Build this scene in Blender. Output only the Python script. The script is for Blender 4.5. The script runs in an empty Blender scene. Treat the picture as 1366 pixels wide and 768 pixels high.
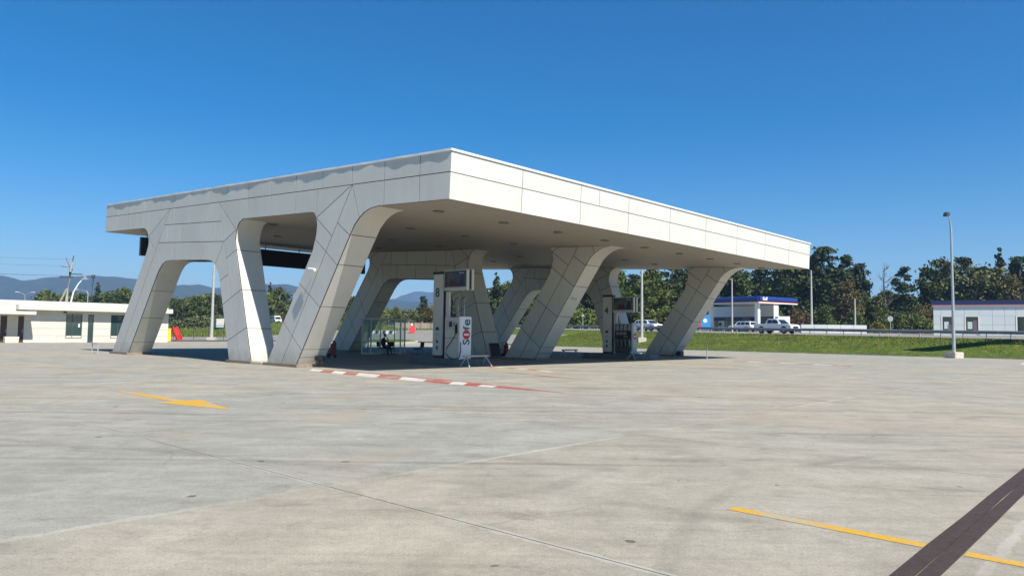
import bpy, bmesh, math, random
import numpy as np
from mathutils import Vector, Matrix
random.seed(7); RNG = np.random.default_rng(7)
S = bpy.context.scene; COL = S.collection
PI = math.pi

# ------------------------------------------------------------------ camera, sky, sun
F_PX = 981.7; PITCH = .06095; ROLL = .0132
cam = bpy.data.objects.new('camera', bpy.data.cameras.new('camera')); COL.objects.link(cam)
cam.data.sensor_width = 36; cam.data.lens = F_PX / 1366 * 36
cam.data.clip_start = .1; cam.data.clip_end = 20000
fw = Vector((0, math.cos(PITCH), math.sin(PITCH))); rt = Vector((1, 0, 0)); up = rt.cross(fw)
r2 = rt * math.cos(ROLL) + up * math.sin(ROLL); u2 = -rt * math.sin(ROLL) + up * math.cos(ROLL)
M = Matrix((r2, u2, -fw)).transposed().to_4x4(); M.translation = (0, 0, 1.6); cam.matrix_world = M
S.camera = cam

TH = .8324; O = Vector((-2.2448, 25.4768, 0))
Ud = Vector((-math.sin(TH), math.cos(TH), 0)); Vd = Vector((math.cos(TH), math.sin(TH), 0))
def W(u, v, z=0.): return O + Ud * u + Vd * v + Vector((0, 0, z))
EL = math.radians(48); AZ = math.radians(9.5)          # sunlight runs along +u, a little towards +v
Lh = Ud * math.cos(AZ) + Vd * math.sin(AZ)
Ldir = Vector((Lh.x * math.cos(EL), Lh.y * math.cos(EL), -math.sin(EL)))
sun = bpy.data.objects.new('sun', bpy.data.lights.new('sun', 'SUN')); COL.objects.link(sun)
sun.data.energy = 5.0; sun.data.angle = math.radians(.5); sun.data.color = (1, .95, .86)
sun.rotation_euler = Ldir.to_track_quat('-Z', 'Y').to_euler()
wd = bpy.data.worlds.new('World'); S.world = wd; wd.use_nodes = True
nt = wd.node_tree; bg = nt.nodes['Background']
sky = nt.nodes.new('ShaderNodeTexSky'); sky.sky_type = 'NISHITA'; sky.sun_disc = False
sky.sun_elevation = EL; sky.sun_rotation = math.atan2(-Lh.x, -Lh.y)
sky.air_density = 1.0; sky.dust_density = .0; sky.ozone_density = 5.0; sky.altitude = 100
hs = nt.nodes.new('ShaderNodeHueSaturation'); hs.inputs['Saturation'].default_value = 1.45
nt.links.new(sky.outputs[0], hs.inputs['Color']); nt.links.new(hs.outputs[0], bg.inputs[0])
bg.inputs[1].default_value = .076
S.view_settings.view_transform = 'Standard'; S.view_settings.look = 'None'
S.view_settings.exposure = .72; S.view_settings.gamma = 1
S.cycles.volume_bounces = 0; S.cycles.max_bounces = 8; S.cycles.diffuse_bounces = 3

# ------------------------------------------------------------------ materials
SU, SV = 5.52, 5.8; U0, V0 = -23.27, -24.5          # pitch and origin of the concrete slabs
MATS = {}
def mat(name, col, rough=.6, metal=0, noise=.0, scale=2., rnd=0., bump=0., spec=.5, emit=None, bscale=None, alpha=None, isl=0.):
    """Principled material: base colour with procedural noise (fraction), per-object variation, fine bump."""
    if name in MATS: return MATS[name]
    m = bpy.data.materials.new(name); m.use_nodes = True; t = m.node_tree; b = t.nodes['Principled BSDF']
    b.inputs['Roughness'].default_value = rough; b.inputs['Metallic'].default_value = metal
    b.inputs['Specular IOR Level'].default_value = spec
    b.inputs['Base Color'].default_value = (*col, 1)
    N = t.nodes.new; L = t.links.new
    geo = N('ShaderNodeNewGeometry')
    if noise or rnd or isl:
        facs = []
        if noise:
            nz = N('ShaderNodeTexNoise'); nz.inputs['Scale'].default_value = scale; nz.inputs['Detail'].default_value = 6
            L(geo.outputs['Position'], nz.inputs['Vector'])
            mr = N('ShaderNodeMapRange'); mr.inputs[1].default_value = .3; mr.inputs[2].default_value = .7
            mr.inputs[3].default_value = 1 - noise; mr.inputs[4].default_value = 1 + noise; L(nz.outputs[0], mr.inputs[0]); facs.append(mr.outputs[0])
        if rnd:
            oi = N('ShaderNodeObjectInfo'); mr = N('ShaderNodeMapRange')
            mr.inputs[3].default_value = 1 - rnd; mr.inputs[4].default_value = 1 + rnd; L(oi.outputs['Random'], mr.inputs[0]); facs.append(mr.outputs[0])
        if isl:
            mr = N('ShaderNodeMapRange'); mr.inputs[3].default_value = 1 - isl; mr.inputs[4].default_value = 1 + isl
            L(geo.outputs['Random Per Island'], mr.inputs[0]); facs.append(mr.outputs[0])
        cur = facs[0]
        for f in facs[1:]:
            mm = N('ShaderNodeMath'); mm.operation = 'MULTIPLY'; L(cur, mm.inputs[0]); L(f, mm.inputs[1]); cur = mm.outputs[0]
        vm = N('ShaderNodeVectorMath'); vm.operation = 'SCALE'; vm.inputs[0].default_value = col; L(cur, vm.inputs['Scale'])
        L(vm.outputs[0], b.inputs['Base Color'])
    if bump:
        nb = N('ShaderNodeTexNoise'); nb.inputs['Scale'].default_value = bscale or scale * 6; nb.inputs['Detail'].default_value = 4
        L(geo.outputs['Position'], nb.inputs['Vector'])
        bp = N('ShaderNodeBump'); bp.inputs['Strength'].default_value = bump; bp.inputs['Distance'].default_value = .02
        L(nb.outputs[0], bp.inputs['Height']); L(bp.outputs[0], b.inputs['Normal'])
    if emit:
        b.inputs['Emission Color'].default_value = (*emit[:3], 1); b.inputs['Emission Strength'].default_value = emit[3]
    MATS[name] = m; return m

def concrete_mat():
    m = bpy.data.materials.new('concrete'); m.use_nodes = True; t = m.node_tree; b = t.nodes['Principled BSDF']
    N = t.nodes.new; L = t.links.new
    geo = N('ShaderNodeNewGeometry'); P = geo.outputs['Position']
    def noise(scale, det=5, vec=None, rough=.55, dist=0):
        n = N('ShaderNodeTexNoise'); n.inputs['Scale'].default_value = scale; n.inputs['Detail'].default_value = det
        n.inputs['Roughness'].default_value = rough; n.inputs['Distortion'].default_value = dist
        L(vec or P, n.inputs['Vector']); return n.outputs[0]
    def rng(x, a, b_, c, d):
        r = N('ShaderNodeMapRange'); r.inputs[1].default_value = a; r.inputs[2].default_value = b_; r.inputs[3].default_value = c; r.inputs[4].default_value = d
        L(x, r.inputs[0]); return r.outputs[0]
    def mul(a, c):
        mm = N('ShaderNodeMath'); mm.operation = 'MULTIPLY'; L(a, mm.inputs[0]); L(c, mm.inputs[1]); return mm.outputs[0]
    def mapping(rot, sc, loc=(0, 0, 0)):
        mp = N('ShaderNodeMapping'); mp.inputs['Rotation'].default_value = (0, 0, rot); mp.inputs['Scale'].default_value = sc
        mp.inputs['Location'].default_value = loc; L(P, mp.inputs['Vector']); return mp.outputs[0]
    def mix(f, a, c):
        x = N('ShaderNodeMix'); x.data_type = 'RGBA'
        if hasattr(f, 'node'): L(f, x.inputs[0])
        else: x.inputs[0].default_value = f
        for i, q in ((6, a), (7, c)):
            if hasattr(q, 'node'): L(q, x.inputs[i])
            else: x.inputs[i].default_value = (*q, 1)
        return x.outputs[2]
    oi = N('ShaderNodeObjectInfo')
    at = N('ShaderNodeAttribute'); at.attribute_type = 'OBJECT'; at.attribute_name = 'tone'
    big = rng(noise(.09, 3), .4, .6, 0, 1)
    base = mix(big, (.335, .302, .236), (.312, .288, .234))
    base = mix(rng(at.outputs['Fac'], 0, 1, 0, .62), base, (.275, .278, .248))          # greyer pours
    med = rng(noise(.7, 6, dist=.6), .3, .7, .86, 1.12)
    fine = rng(noise(14, 3, rough=.8), .25, .75, .88, 1.1)
    grit = rng(noise(55, 2, rough=.8), .3, .7, .78, 1.18)
    # distance to the joints of the slabs
    def axis(dvec, off, step):
        dp = N('ShaderNodeVectorMath'); dp.operation = 'DOT_PRODUCT'; L(P, dp.inputs[0]); dp.inputs[1].default_value = dvec
        c0 = -(O.dot(dvec)) - off + step * 40
        a1 = N('ShaderNodeMath'); a1.operation = 'ADD'; L(dp.outputs['Value'], a1.inputs[0]); a1.inputs[1].default_value = c0 + step / 2
        md = N('ShaderNodeMath'); md.operation = 'MODULO'; L(a1.outputs[0], md.inputs[0]); md.inputs[1].default_value = step
        sb = N('ShaderNodeMath'); sb.operation = 'SUBTRACT'; L(md.outputs[0], sb.inputs[0]); sb.inputs[1].default_value = step / 2
        ab = N('ShaderNodeMath'); ab.operation = 'ABSOLUTE'; L(sb.outputs[0], ab.inputs[0]); return ab.outputs[0]
    du = axis(Ud, U0, SU); dv = axis(Vd, V0, SV)
    mn = N('ShaderNodeMath'); mn.operation = 'MINIMUM'; L(du, mn.inputs[0]); L(dv, mn.inputs[1])
    jw = N('ShaderNodeMath'); jw.operation = 'MULTIPLY_ADD'; L(noise(3.5, 5, rough=.7), jw.inputs[0]); jw.inputs[1].default_value = -.16; L(mn.outputs[0], jw.inputs[2])
    joint_pale = mul(rng(jw.outputs[0], -.045, -.03, 1, 0), rng(noise(.16, 3), .42, .55, .1, 1))
    joint_dark = mul(rng(mn.outputs[0], 0, .35, 1, 0), rng(noise(1.2, 5, rough=.7), .45, .7, 0, .5))
    # hairline cracks
    def crack(scale, w, m0, m1, loc):
        mp = mapping(.3, (1, 1, 1), loc); ds = N('ShaderNodeVectorMath'); ds.operation = 'MULTIPLY_ADD'
        nn = N('ShaderNodeTexNoise'); nn.inputs['Scale'].default_value = 1.3; nn.inputs['Detail'].default_value = 6; L(P, nn.inputs['Vector'])
        L(nn.outputs['Color'], ds.inputs[0]); ds.inputs[1].default_value = (.55, .55, 0); L(mp, ds.inputs[2])
        vv = N('ShaderNodeTexVoronoi'); vv.voronoi_dimensions = '2D'; vv.feature = 'DISTANCE_TO_EDGE'; vv.inputs['Scale'].default_value = scale; L(ds.outputs[0], vv.inputs['Vector'])
        return mul(rng(vv.outputs['Distance'], 0, w, 1, 0), rng(noise(.25, 3, mapping(0, (1, 1, 1), loc)), m0, m1, 0, 1))
    cracks = crack(.22, .004, .50, .56, (0, 0, 0))
    # drag marks of tyres: long faint bands
    st1 = rng(noise(1., 5, mapping(.08, (.10, 1.4, 1)), rough=.65), .50, .72, 1.02, .87)
    st2 = rng(noise(1., 5, mapping(-.10, (.16, 4.5, 1), (3, 9, 0)), rough=.7), .35, .7, 1.04, .94)
    st3 = rng(noise(1., 3, mapping(.05, (.035, 1.6, 1), (13, 2, 0))), .60, .66, 1.0, .82)
    bl = mul(rng(noise(1., 6, mapping(.55, (.5, 1.2, 1), (5, 5, 0)), rough=.75, dist=1.2), .54, .68, 1.0, .76), rng(noise(3.2, 6, rough=.8, dist=.5), .3, .7, .9, 1.09))
    v = mul(mul(mul(med, fine), mul(grit, st1)), mul(mul(st2, st3), bl))
    def spots(scale, r0, r1, loc):
        vo = N('ShaderNodeTexVoronoi'); vo.voronoi_dimensions = '2D'; vo.inputs['Scale'].default_value = scale; L(mapping(0, (1, 1, 1), loc), vo.inputs['Vector'])
        sx = N('ShaderNodeSeparateColor'); L(vo.outputs['Color'], sx.inputs[0])
        rr = rng(sx.outputs[0], .35, 1., r0, r1)
        wv = N('ShaderNodeMath'); wv.operation = 'MULTIPLY_ADD'; L(noise(scale * 14, 3), wv.inputs[0]); wv.inputs[1].default_value = r1 * .8; L(vo.outputs['Distance'], wv.inputs[2])
        sb = N('ShaderNodeMath'); sb.operation = 'SUBTRACT'; L(rr, sb.inputs[0]); L(wv.outputs[0], sb.inputs[1]); return rng(sb.outputs[0], -.4 * r1, -.25 * r1, 0, 1)
    sp2 = spots(1.0, -.14, .062, (3, 1, 0)); sp3 = spots(12., -.5, .2, (0, 0, 0))
    # curved tyre tracks
    nb = noise(1., 4, mapping(0, (.5, .5, 1), (9, 9, 0)))
    for cx, cy, rad, wd_, k in ((3, -60, 70.7, .10, .80), (3, -60, 69.2, .12, .84), (-15, -20, 31.5, .10, .84), (-15, -20, 33.1, .12, .86), (22, 62, 46.0, .12, .84), (22, 62, 44.4, .10, .86), (-6, 22, 9.5, .09, .85), (9, 3, 8.2, .08, .86), (9, 3, 9.8, .10, .88)):
        ds = N('ShaderNodeVectorMath'); ds.operation = 'DISTANCE'; L(P, ds.inputs[0]); ds.inputs[1].default_value = (cx, cy, 0)
        sb = N('ShaderNodeMath'); sb.operation = 'SUBTRACT'; L(ds.outputs['Value'], sb.inputs[0]); sb.inputs[1].default_value = rad
        ab = N('ShaderNodeMath'); ab.operation = 'ABSOLUTE'; L(sb.outputs[0], ab.inputs[0])
        m1 = mul(rng(ab.outputs[0], wd_ * .5, wd_ * 1.6, 1, 0), rng(nb, .38, .62, 0, 1))
        v = mul(v, rng(m1, 0, 1, 1, k))
    v = mul(v, rng(noise(2.2, 8, rough=.85, dist=.8), .34, .66, .90, 1.09))
    vm = N('ShaderNodeVectorMath'); vm.operation = 'SCALE'; L(base, vm.inputs[0]); L(v, vm.inputs['Scale'])
    c = mix(rng(sp2, 0, 1, 0, .75), vm.outputs[0], (.06, .055, .045)); c = mix(rng(sp3, 0, 1, 0, .3), c, (.12, .11, .09))
    warm = rng(noise(.22, 4, dist=1.), .56, .68, 0, .35)
    c = mix(warm, c, (.37, .29, .21))
    pale = rng(noise(.5, 6, mapping(.3, (.4, 1.6, 1), (1, 7, 0)), rough=.7), .60, .72, 0, .35)
    c = mix(pale, c, (.40, .385, .34))
    c = mix(rng(joint_pale, 0, 1, 0, .5), c, (.46, .44, .39)); c = mix(joint_dark, c, (.19, .165, .13)); c = mix(rng(cracks, 0, 1, 0, .28), c, (.08, .07, .055))
    L(c, b.inputs['Base Color']); b.inputs['Roughness'].default_value = .88; b.inputs['Specular IOR Level'].default_value = .25
    bp = N('ShaderNodeBump'); bp.inputs['Strength'].default_value = .35; bp.inputs['Distance'].default_value = .01
    L(noise(25, 4), bp.inputs['Height']); L(bp.outputs[0], b.inputs['Normal'])
    return m

def paint_mat(name, col, wear, under=(.34, .31, .25)):
    m = bpy.data.materials.new(name); m.use_nodes = True; t = m.node_tree; b = t.nodes['Principled BSDF']; N = t.nodes.new; L = t.links.new
    geo = N('ShaderNodeNewGeometry'); n1 = N('ShaderNodeTexNoise'); n1.inputs['Scale'].default_value = 7; n1.inputs['Detail'].default_value = 8; n1.inputs['Roughness'].default_value = .8
    L(geo.outputs['Position'], n1.inputs['Vector']); n2 = N('ShaderNodeTexNoise'); n2.inputs['Scale'].default_value = 1.1; n2.inputs['Detail'].default_value = 4; L(geo.outputs['Position'], n2.inputs['Vector'])
    a = N('ShaderNodeMath'); a.operation = 'ADD'; L(n1.outputs[0], a.inputs[0]); L(n2.outputs[0], a.inputs[1])
    r = N('ShaderNodeMapRange'); r.inputs[1].default_value = 1.18 - wear * .45; r.inputs[2].default_value = 1.30 - wear * .35; r.inputs[4].default_value = .85; L(a.outputs[0], r.inputs[0])
    mx = N('ShaderNodeMix'); mx.data_type = 'RGBA'; L(r.outputs[0], mx.inputs[0]); mx.inputs[6].default_value = (*col, 1); mx.inputs[7].default_value = (*under, 1)
    n3 = N('ShaderNodeTexNoise'); n3.inputs['Scale'].default_value = 30; L(geo.outputs['Position'], n3.inputs['Vector'])
    r3 = N('ShaderNodeMapRange'); r3.inputs[3].default_value = .8; r3.inputs[4].default_value = 1.2; L(n3.outputs[0], r3.inputs[0])
    vm = N('ShaderNodeVectorMath'); vm.operation = 'SCALE'; L(mx.outputs[2], vm.inputs[0]); L(r3.outputs[0], vm.inputs['Scale']); L(vm.outputs[0], b.inputs['Base Color'])
    b.inputs['Roughness'].default_value = .8; b.inputs['Specular IOR Level'].default_value = .25; MATS[name] = m; return m

def panel_mat(name, col, rough, rnd, streak=.10):
    m = bpy.data.materials.new(name); m.use_nodes = True; t = m.node_tree; b = t.nodes['Principled BSDF']; N = t.nodes.new; L = t.links.new
    geo = N('ShaderNodeNewGeometry'); oi = N('ShaderNodeObjectInfo')
    mp = N('ShaderNodeMapping'); mp.inputs['Scale'].default_value = (3.2, 3.2, .16); L(geo.outputs['Position'], mp.inputs['Vector'])
    n1 = N('ShaderNodeTexNoise'); n1.inputs['Scale'].default_value = 1; n1.inputs['Detail'].default_value = 5; L(mp.outputs[0], n1.inputs['Vector'])
    n2 = N('ShaderNodeTexNoise'); n2.inputs['Scale'].default_value = .5; n2.inputs['Detail'].default_value = 6; L(geo.outputs['Position'], n2.inputs['Vector'])
    def rg(x, a, b_, c, d):
        r = N('ShaderNodeMapRange'); r.inputs[1].default_value = a; r.inputs[2].default_value = b_; r.inputs[3].default_value = c; r.inputs[4].default_value = d; L(x, r.inputs[0]); return r.outputs[0]
    def mul(a, c):
        q = N('ShaderNodeMath'); q.operation = 'MULTIPLY'; L(a, q.inputs[0]); L(c, q.inputs[1]); return q.outputs[0]
    v = mul(mul(rg(n1.outputs[0], .5, .75, 1, 1 - streak), rg(n2.outputs[0], .3, .7, .96, 1.04)), rg(oi.outputs['Random'], 0, 1, 1 - rnd, 1 + rnd))
    vm = N('ShaderNodeVectorMath'); vm.operation = 'SCALE'; vm.inputs[0].default_value = col; L(v, vm.inputs['Scale'])
    # splash dirt on the lowest part, ragged edge
    sx = N('ShaderNodeSeparateXYZ'); L(geo.outputs['Position'], sx.inputs[0]); n4 = N('ShaderNodeTexNoise'); n4.inputs['Scale'].default_value = 2.5; n4.inputs['Detail'].default_value = 6; L(geo.outputs['Position'], n4.inputs['Vector'])
    ad = N('ShaderNodeMath'); ad.operation = 'MULTIPLY_ADD'; L(n4.outputs[0], ad.inputs[0]); ad.inputs[1].default_value = -1.3; L(sx.outputs[2], ad.inputs[2])
    mx = N('ShaderNodeMix'); mx.data_type = 'RGBA'; L(rg(ad.outputs[0], -.55, .15, .45, 0), mx.inputs[0]); L(vm.outputs[0], mx.inputs[6]); mx.inputs[7].default_value = (.26, .23, .17, 1)
    L(mx.outputs[2], b.inputs['Base Color']); b.inputs['Roughness'].default_value = rough; b.inputs['Specular IOR Level'].default_value = .4; MATS[name] = m; return m

def grass_mat(name, c1, c2, c3):
    m = bpy.data.materials.new(name); m.use_nodes = True; t = m.node_tree; b = t.nodes['Principled BSDF']
    N = t.nodes.new; L = t.links.new; geo = N('ShaderNodeNewGeometry')
    cr = N('ShaderNodeValToRGB'); cr.color_ramp.elements[0].color = (*c1, 1); cr.color_ramp.elements[1].color = (*c2, 1)
    cr.color_ramp.elements[0].position = .38; cr.color_ramp.elements[1].position = .62
    n1 = N('ShaderNodeTexNoise'); n1.inputs['Scale'].default_value = .25; n1.inputs['Detail'].default_value = 8; n1.inputs['Roughness'].default_value = .7
    L(geo.outputs['Position'], n1.inputs['Vector']); L(n1.outputs[0], cr.inputs[0])
    n2 = N('ShaderNodeTexNoise'); n2.inputs['Scale'].default_value = 1.4; n2.inputs['Detail'].default_value = 6; L(geo.outputs['Position'], n2.inputs['Vector'])
    mr = N('ShaderNodeMapRange'); mr.inputs[1].default_value = .55; mr.inputs[2].default_value = .7; L(n2.outputs[0], mr.inputs[0])
    mx = N('ShaderNodeMix'); mx.data_type = 'RGBA'; L(mr.outputs[0], mx.inputs[0]); L(cr.outputs[0], mx.inputs[6]); mx.inputs[7].default_value = (*c3, 1)
    L(mx.outputs[2], b.inputs['Base Color']); b.inputs['Roughness'].default_value = .95; b.inputs['Specular IOR Level'].default_value = .1
    bp = N('ShaderNodeBump'); bp.inputs['Strength'].default_value = .8; bp.inputs['Distance'].default_value = .08
    n3 = N('ShaderNodeTexNoise'); n3.inputs['Scale'].default_value = 7; L(geo.outputs['Position'], n3.inputs['Vector'])
    L(n3.outputs[0], bp.inputs['Height']); L(bp.outputs[0], b.inputs['Normal'])
    return m

def leaf_mat(name, col, var=.35):
    m = bpy.data.materials.new(name); m.use_nodes = True; t = m.node_tree; b = t.nodes['Principled BSDF']
    N = t.nodes.new; L = t.links.new; geo = N('ShaderNodeNewGeometry'); oi = N('ShaderNodeObjectInfo')
    nz = N('ShaderNodeTexNoise'); nz.inputs['Scale'].default_value = .45; nz.inputs['Detail'].default_value = 3; L(geo.outputs['Position'], nz.inputs['Vector'])
    a = N('ShaderNodeMapRange'); a.inputs[1].default_value = .3; a.inputs[2].default_value = .7; a.inputs[3].default_value = 1 - var; a.inputs[4].default_value = 1 + var; L(nz.outputs[0], a.inputs[0])
    c = N('ShaderNodeMapRange'); c.inputs[3].default_value = .6; c.inputs[4].default_value = 1.4; L(geo.outputs['Random Per Island'], c.inputs[0])
    mm = N('ShaderNodeMath'); mm.operation = 'MULTIPLY'; L(a.outputs[0], mm.inputs[0]); L(c.outputs[0], mm.inputs[1])
    h = N('ShaderNodeHueSaturation'); h.inputs['Color'].default_value = (*col, 1)
    e = N('ShaderNodeMapRange'); e.inputs[3].default_value = .475; e.inputs[4].default_value = .51; L(oi.outputs['Random'], e.inputs[0])
    L(e.outputs[0], h.inputs['Hue']); L(mm.outputs[0], h.inputs['Value'])
    L(h.outputs[0], b.inputs['Base Color']); b.inputs['Roughness'].default_value = .7; b.inputs['Specular IOR Level'].default_value = .15
    return m

CONC = concrete_mat()
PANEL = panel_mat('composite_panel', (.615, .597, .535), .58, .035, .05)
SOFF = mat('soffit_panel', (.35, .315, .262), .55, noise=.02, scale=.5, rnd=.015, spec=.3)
CORE = mat('panel_joint_core', (.035, .034, .032), .8)
TRIM = mat('roof_flashing', (.78, .78, .76), .35, .0)
STONE = mat('plinth_stone', (.24, .19, .15), .8, noise=.25, scale=5, bump=.3)
STONE2 = mat('plinth_pale', (.5, .46, .38), .8, noise=.2, scale=6, bump=.3)
BLACK = mat('black_metal', (.012, .012, .014), .4)
RUB = mat('black_rubber', (.015, .015, .015), .7)
DGREY = mat('dark_grey', (.06, .065, .07), .5)
GALV = mat('galvanised_steel', (.45, .47, .48), .45, .5, noise=.08, scale=4)
WHITEP = mat('white_paint', (.78, .78, .77), .4)
CAR = mat('white_car_paint', (.74, .75, .76), .18, spec=.6)
CARG = mat('silver_car_paint', (.55, .58, .60), .2, .3)
GLASSD = mat('dark_glass', (.012, .016, .02), .06, spec=.8)
BEIGE = mat('pump_cabinet', (.62, .60, .53), .4, noise=.02, scale=3)
YEL = paint_mat('yellow_road_paint', (.52, .30, .035), .38)
RED = paint_mat('red_road_paint', (.33, .085, .07), .42)
WHT = paint_mat('white_road_paint', (.52, .51, .46), .42)
BITU = mat('bitumen_strip', (.046, .028, .022), .8, noise=.25, scale=12, bump=.5)
BROWN = mat('brown_door', (.06, .03, .02), .5)
CLAD = mat('cream_cladding', (.56, .54, .475), .5, noise=.03, scale=1, rnd=.03)
BLUE = mat('blue_fascia', (.012, .042, .21), .3)
NAVY = mat('navy_fascia', (.012, .025, .09), .45)
LRED = mat('red_stripe', (.5, .04, .03), .5)
GREYC = mat('grey_cladding', (.60, .64, .65), .5, rnd=.03)
ASPH = mat('asphalt', (.22, .205, .175), .9, noise=.15, scale=.8, bump=.3, bscale=30)
SHOUL = mat('shoulder', (.34, .30, .235), .95, noise=.2, scale=1.5)
KERB = mat('kerb_concrete', (.20, .19, .165), .85, noise=.25, scale=4, rnd=.1)
GRASS = grass_mat('grass', (.060, .095, .014), (.10, .132, .024), (.17, .155, .055))
WEED = grass_mat('rough_grass', (.085, .12, .03), (.14, .155, .045), (.22, .20, .09))
BARK = mat('bark', (.10, .075, .055), .9, noise=.2, scale=3)
BARKP = mat('pale_bark', (.26, .22, .17), .9, noise=.2, scale=3)
TEAL = mat('teal_lettering', (.0, .10, .16), .5)
SIGNR = mat('sign_red', (.55, .03, .03), .4)
GLASSB = mat('booth_glass', (.75, .85, .85), .03)
GLASSB.node_tree.nodes['Principled BSDF'].inputs['Transmission Weight'].default_value = .92
GLASSB.node_tree.nodes['Principled BSDF'].inputs['IOR'].default_value = 1.12
ALU = mat('white_aluminium', (.6, .62, .62), .4)
SKIN = mat('skin', (.35, .2, .14), .6); CLOTH = mat('dark_clothing', (.02, .02, .025), .9); HAIR = mat('hair', (.015, .012, .01), .7)
SLIDE = mat('red_plastic', (.62, .02, .02), .35)
YBIN = mat('yellow_plastic', (.75, .55, .03), .5)

# ------------------------------------------------------------------ helpers
def tag(o, label=None, cat=None, group=None, kind=None):
    if label: o['label'] = label
    if cat: o['category'] = cat
    if group: o['group'] = group
    if kind: o['kind'] = kind
    return o
def empty(name, loc, rz=0., label=None, cat=None, group=None):
    o = bpy.data.objects.new(name, None); COL.objects.link(o); o.location = loc; o.rotation_euler = (0, 0, rz)
    o.empty_display_size = .3
    return tag(o, label, cat, group)
def link(name, me, m, parent=None, loc=None):
    o = bpy.data.objects.new(name, me); COL.objects.link(o)
    if m and not me.materials: me.materials.append(m)
    if parent: o.parent = parent
    if loc is not None: o.location = loc
    return o
class MB:
    """collects shapes into one mesh"""
    def __init__(s): s.bm = bmesh.new()
    def box(s, x0, x1, y0, y1, z0, z1, rot=0, c=None, taper=None):
        vs = []
        for z in (z0, z1):
            for x, y in ((x0, y0), (x1, y0), (x1, y1), (x0, y1)):
                if taper and z == z1:
                    cx, cy = (x0 + x1) / 2, (y0 + y1) / 2; x = cx + (x - cx) * taper; y = cy + (y - cy) * taper
                vs.append(s.bm.verts.new((x, y, z)))
        for f in ((0, 3, 2, 1), (4, 5, 6, 7), (0, 1, 5, 4), (1, 2, 6, 5), (2, 3, 7, 6), (3, 0, 4, 7)):
            s.bm.faces.new([vs[i] for i in f])
        if rot:
            bmesh.ops.rotate(s.bm, verts=vs, cent=c or (0, 0, 0), matrix=Matrix.Rotation(rot, 3, 'Z'))
        return s
    def tube(s, pts, r, n=8, caps=True):
        pts = [Vector(p) for p in pts]; rs = r if isinstance(r, (list, tuple)) else [r] * len(pts); rings = []
        ref = Vector((0, 0, 1))
        for i, p in enumerate(pts):
            d = (pts[min(i + 1, len(pts) - 1)] - pts[max(i - 1, 0)]).normalized()
            a = d.cross(ref)
            if a.length < .05: a = d.cross(Vector((1, 0, 0)))
            a.normalize(); b = a.cross(d).normalized()
            rings.append([s.bm.verts.new(p + (a * math.cos(2 * PI * k / n) + b * math.sin(2 * PI * k / n)) * rs[i]) for k in range(n)])
        for A, B in zip(rings, rings[1:]):
            for k in range(n): s.bm.faces.new((A[k], A[(k + 1) % n], B[(k + 1) % n], B[k]))
        if caps: s.bm.faces.new(rings[0][::-1]); s.bm.faces.new(rings[-1])
        return s
    def lathe(s, prof, c=(0, 0), n=16, axis='Z'):
        rings = []
        for r, z in prof:
            ring = []
            for k in range(n):
                a = 2 * PI * k / n; x, y = r * math.cos(a), r * math.sin(a)
                if axis == 'Z': p = (c[0] + x, c[1] + y, z)
                elif axis == 'Y': p = (c[0] + x, z, c[1] + y)
                else: p = (z, c[0] + x, c[1] + y)
                ring.append(s.bm.verts.new(p))
            rings.append(ring)
        for A, B in zip(rings, rings[1:]):
            for k in range(n): s.bm.faces.new((A[k], A[(k + 1) % n], B[(k + 1) % n], B[k]))
        s.bm.faces.new(rings[0][::-1]); s.bm.faces.new(rings[-1]); return s
    def prism(s, poly, a, b, f):
        """poly of 2D points, extruded between depths a and b; f(p, d) -> 3D"""
        A = [s.bm.verts.new(f(p, a)) for p in poly]; B = [s.bm.verts.new(f(p, b)) for p in poly]
        s.bm.faces.new(A); s.bm.faces.new(B[::-1])
        for i in range(len(poly)):
            j = (i + 1) % len(poly); s.bm.faces.new((A[j], A[i], B[i], B[j]))
        return s
    def done(s, name, m, parent=None, loc=None, smooth=False, bevel=0.):
        bmesh.ops.recalc_face_normals(s.bm, faces=s.bm.faces)
        if bevel:
            bmesh.ops.bevel(s.bm, geom=[e for e in s.bm.edges if len(e.link_faces) == 2 and e.calc_face_angle(0) > .5], offset=bevel, segments=2, affect='EDGES', clamp_overlap=True)
        me = bpy.data.meshes.new(name); s.bm.to_mesh(me); s.bm.free()
        if smooth:
            for p in me.polygons: p.use_smooth = True
            try: me.set_sharp_from_angle(angle=math.radians(40))
            except Exception: pass
        return link(name, me, m, parent, loc)
def copy_tree(o, parent=None):
    c = o.copy(); COL.objects.link(c)
    if parent: c.parent = parent
    for ch in KIDS.get(o.name, [x for x in o.children]): copy_tree(ch, c)
    return c
KIDS = {}
def text(name, s, size, m, parent, loc, rot, thick=.004, bold=0):
    cu = bpy.data.curves.new(name, 'FONT'); cu.body = s; cu.size = size; cu.extrude = thick; cu.offset = bold; cu.align_x = 'CENTER'; cu.align_y = 'CENTER'
    cu.resolution_u = 3
    t = bpy.data.objects.new(name, cu); COL.objects.link(t)
    bpy.context.view_layer.update()
    me = bpy.data.meshes.new_from_object(t.evaluated_get(bpy.context.evaluated_depsgraph_get()))
    bpy.data.objects.remove(t)
    o = link(name, me, None, parent, loc); me.materials.clear(); me.materials.append(m); o.rotation_euler = rot
    return o
def bearing(px, Y): return (px - 683) / F_PX * Y       # world X of something seen px wide of the axis at distance Y

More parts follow.
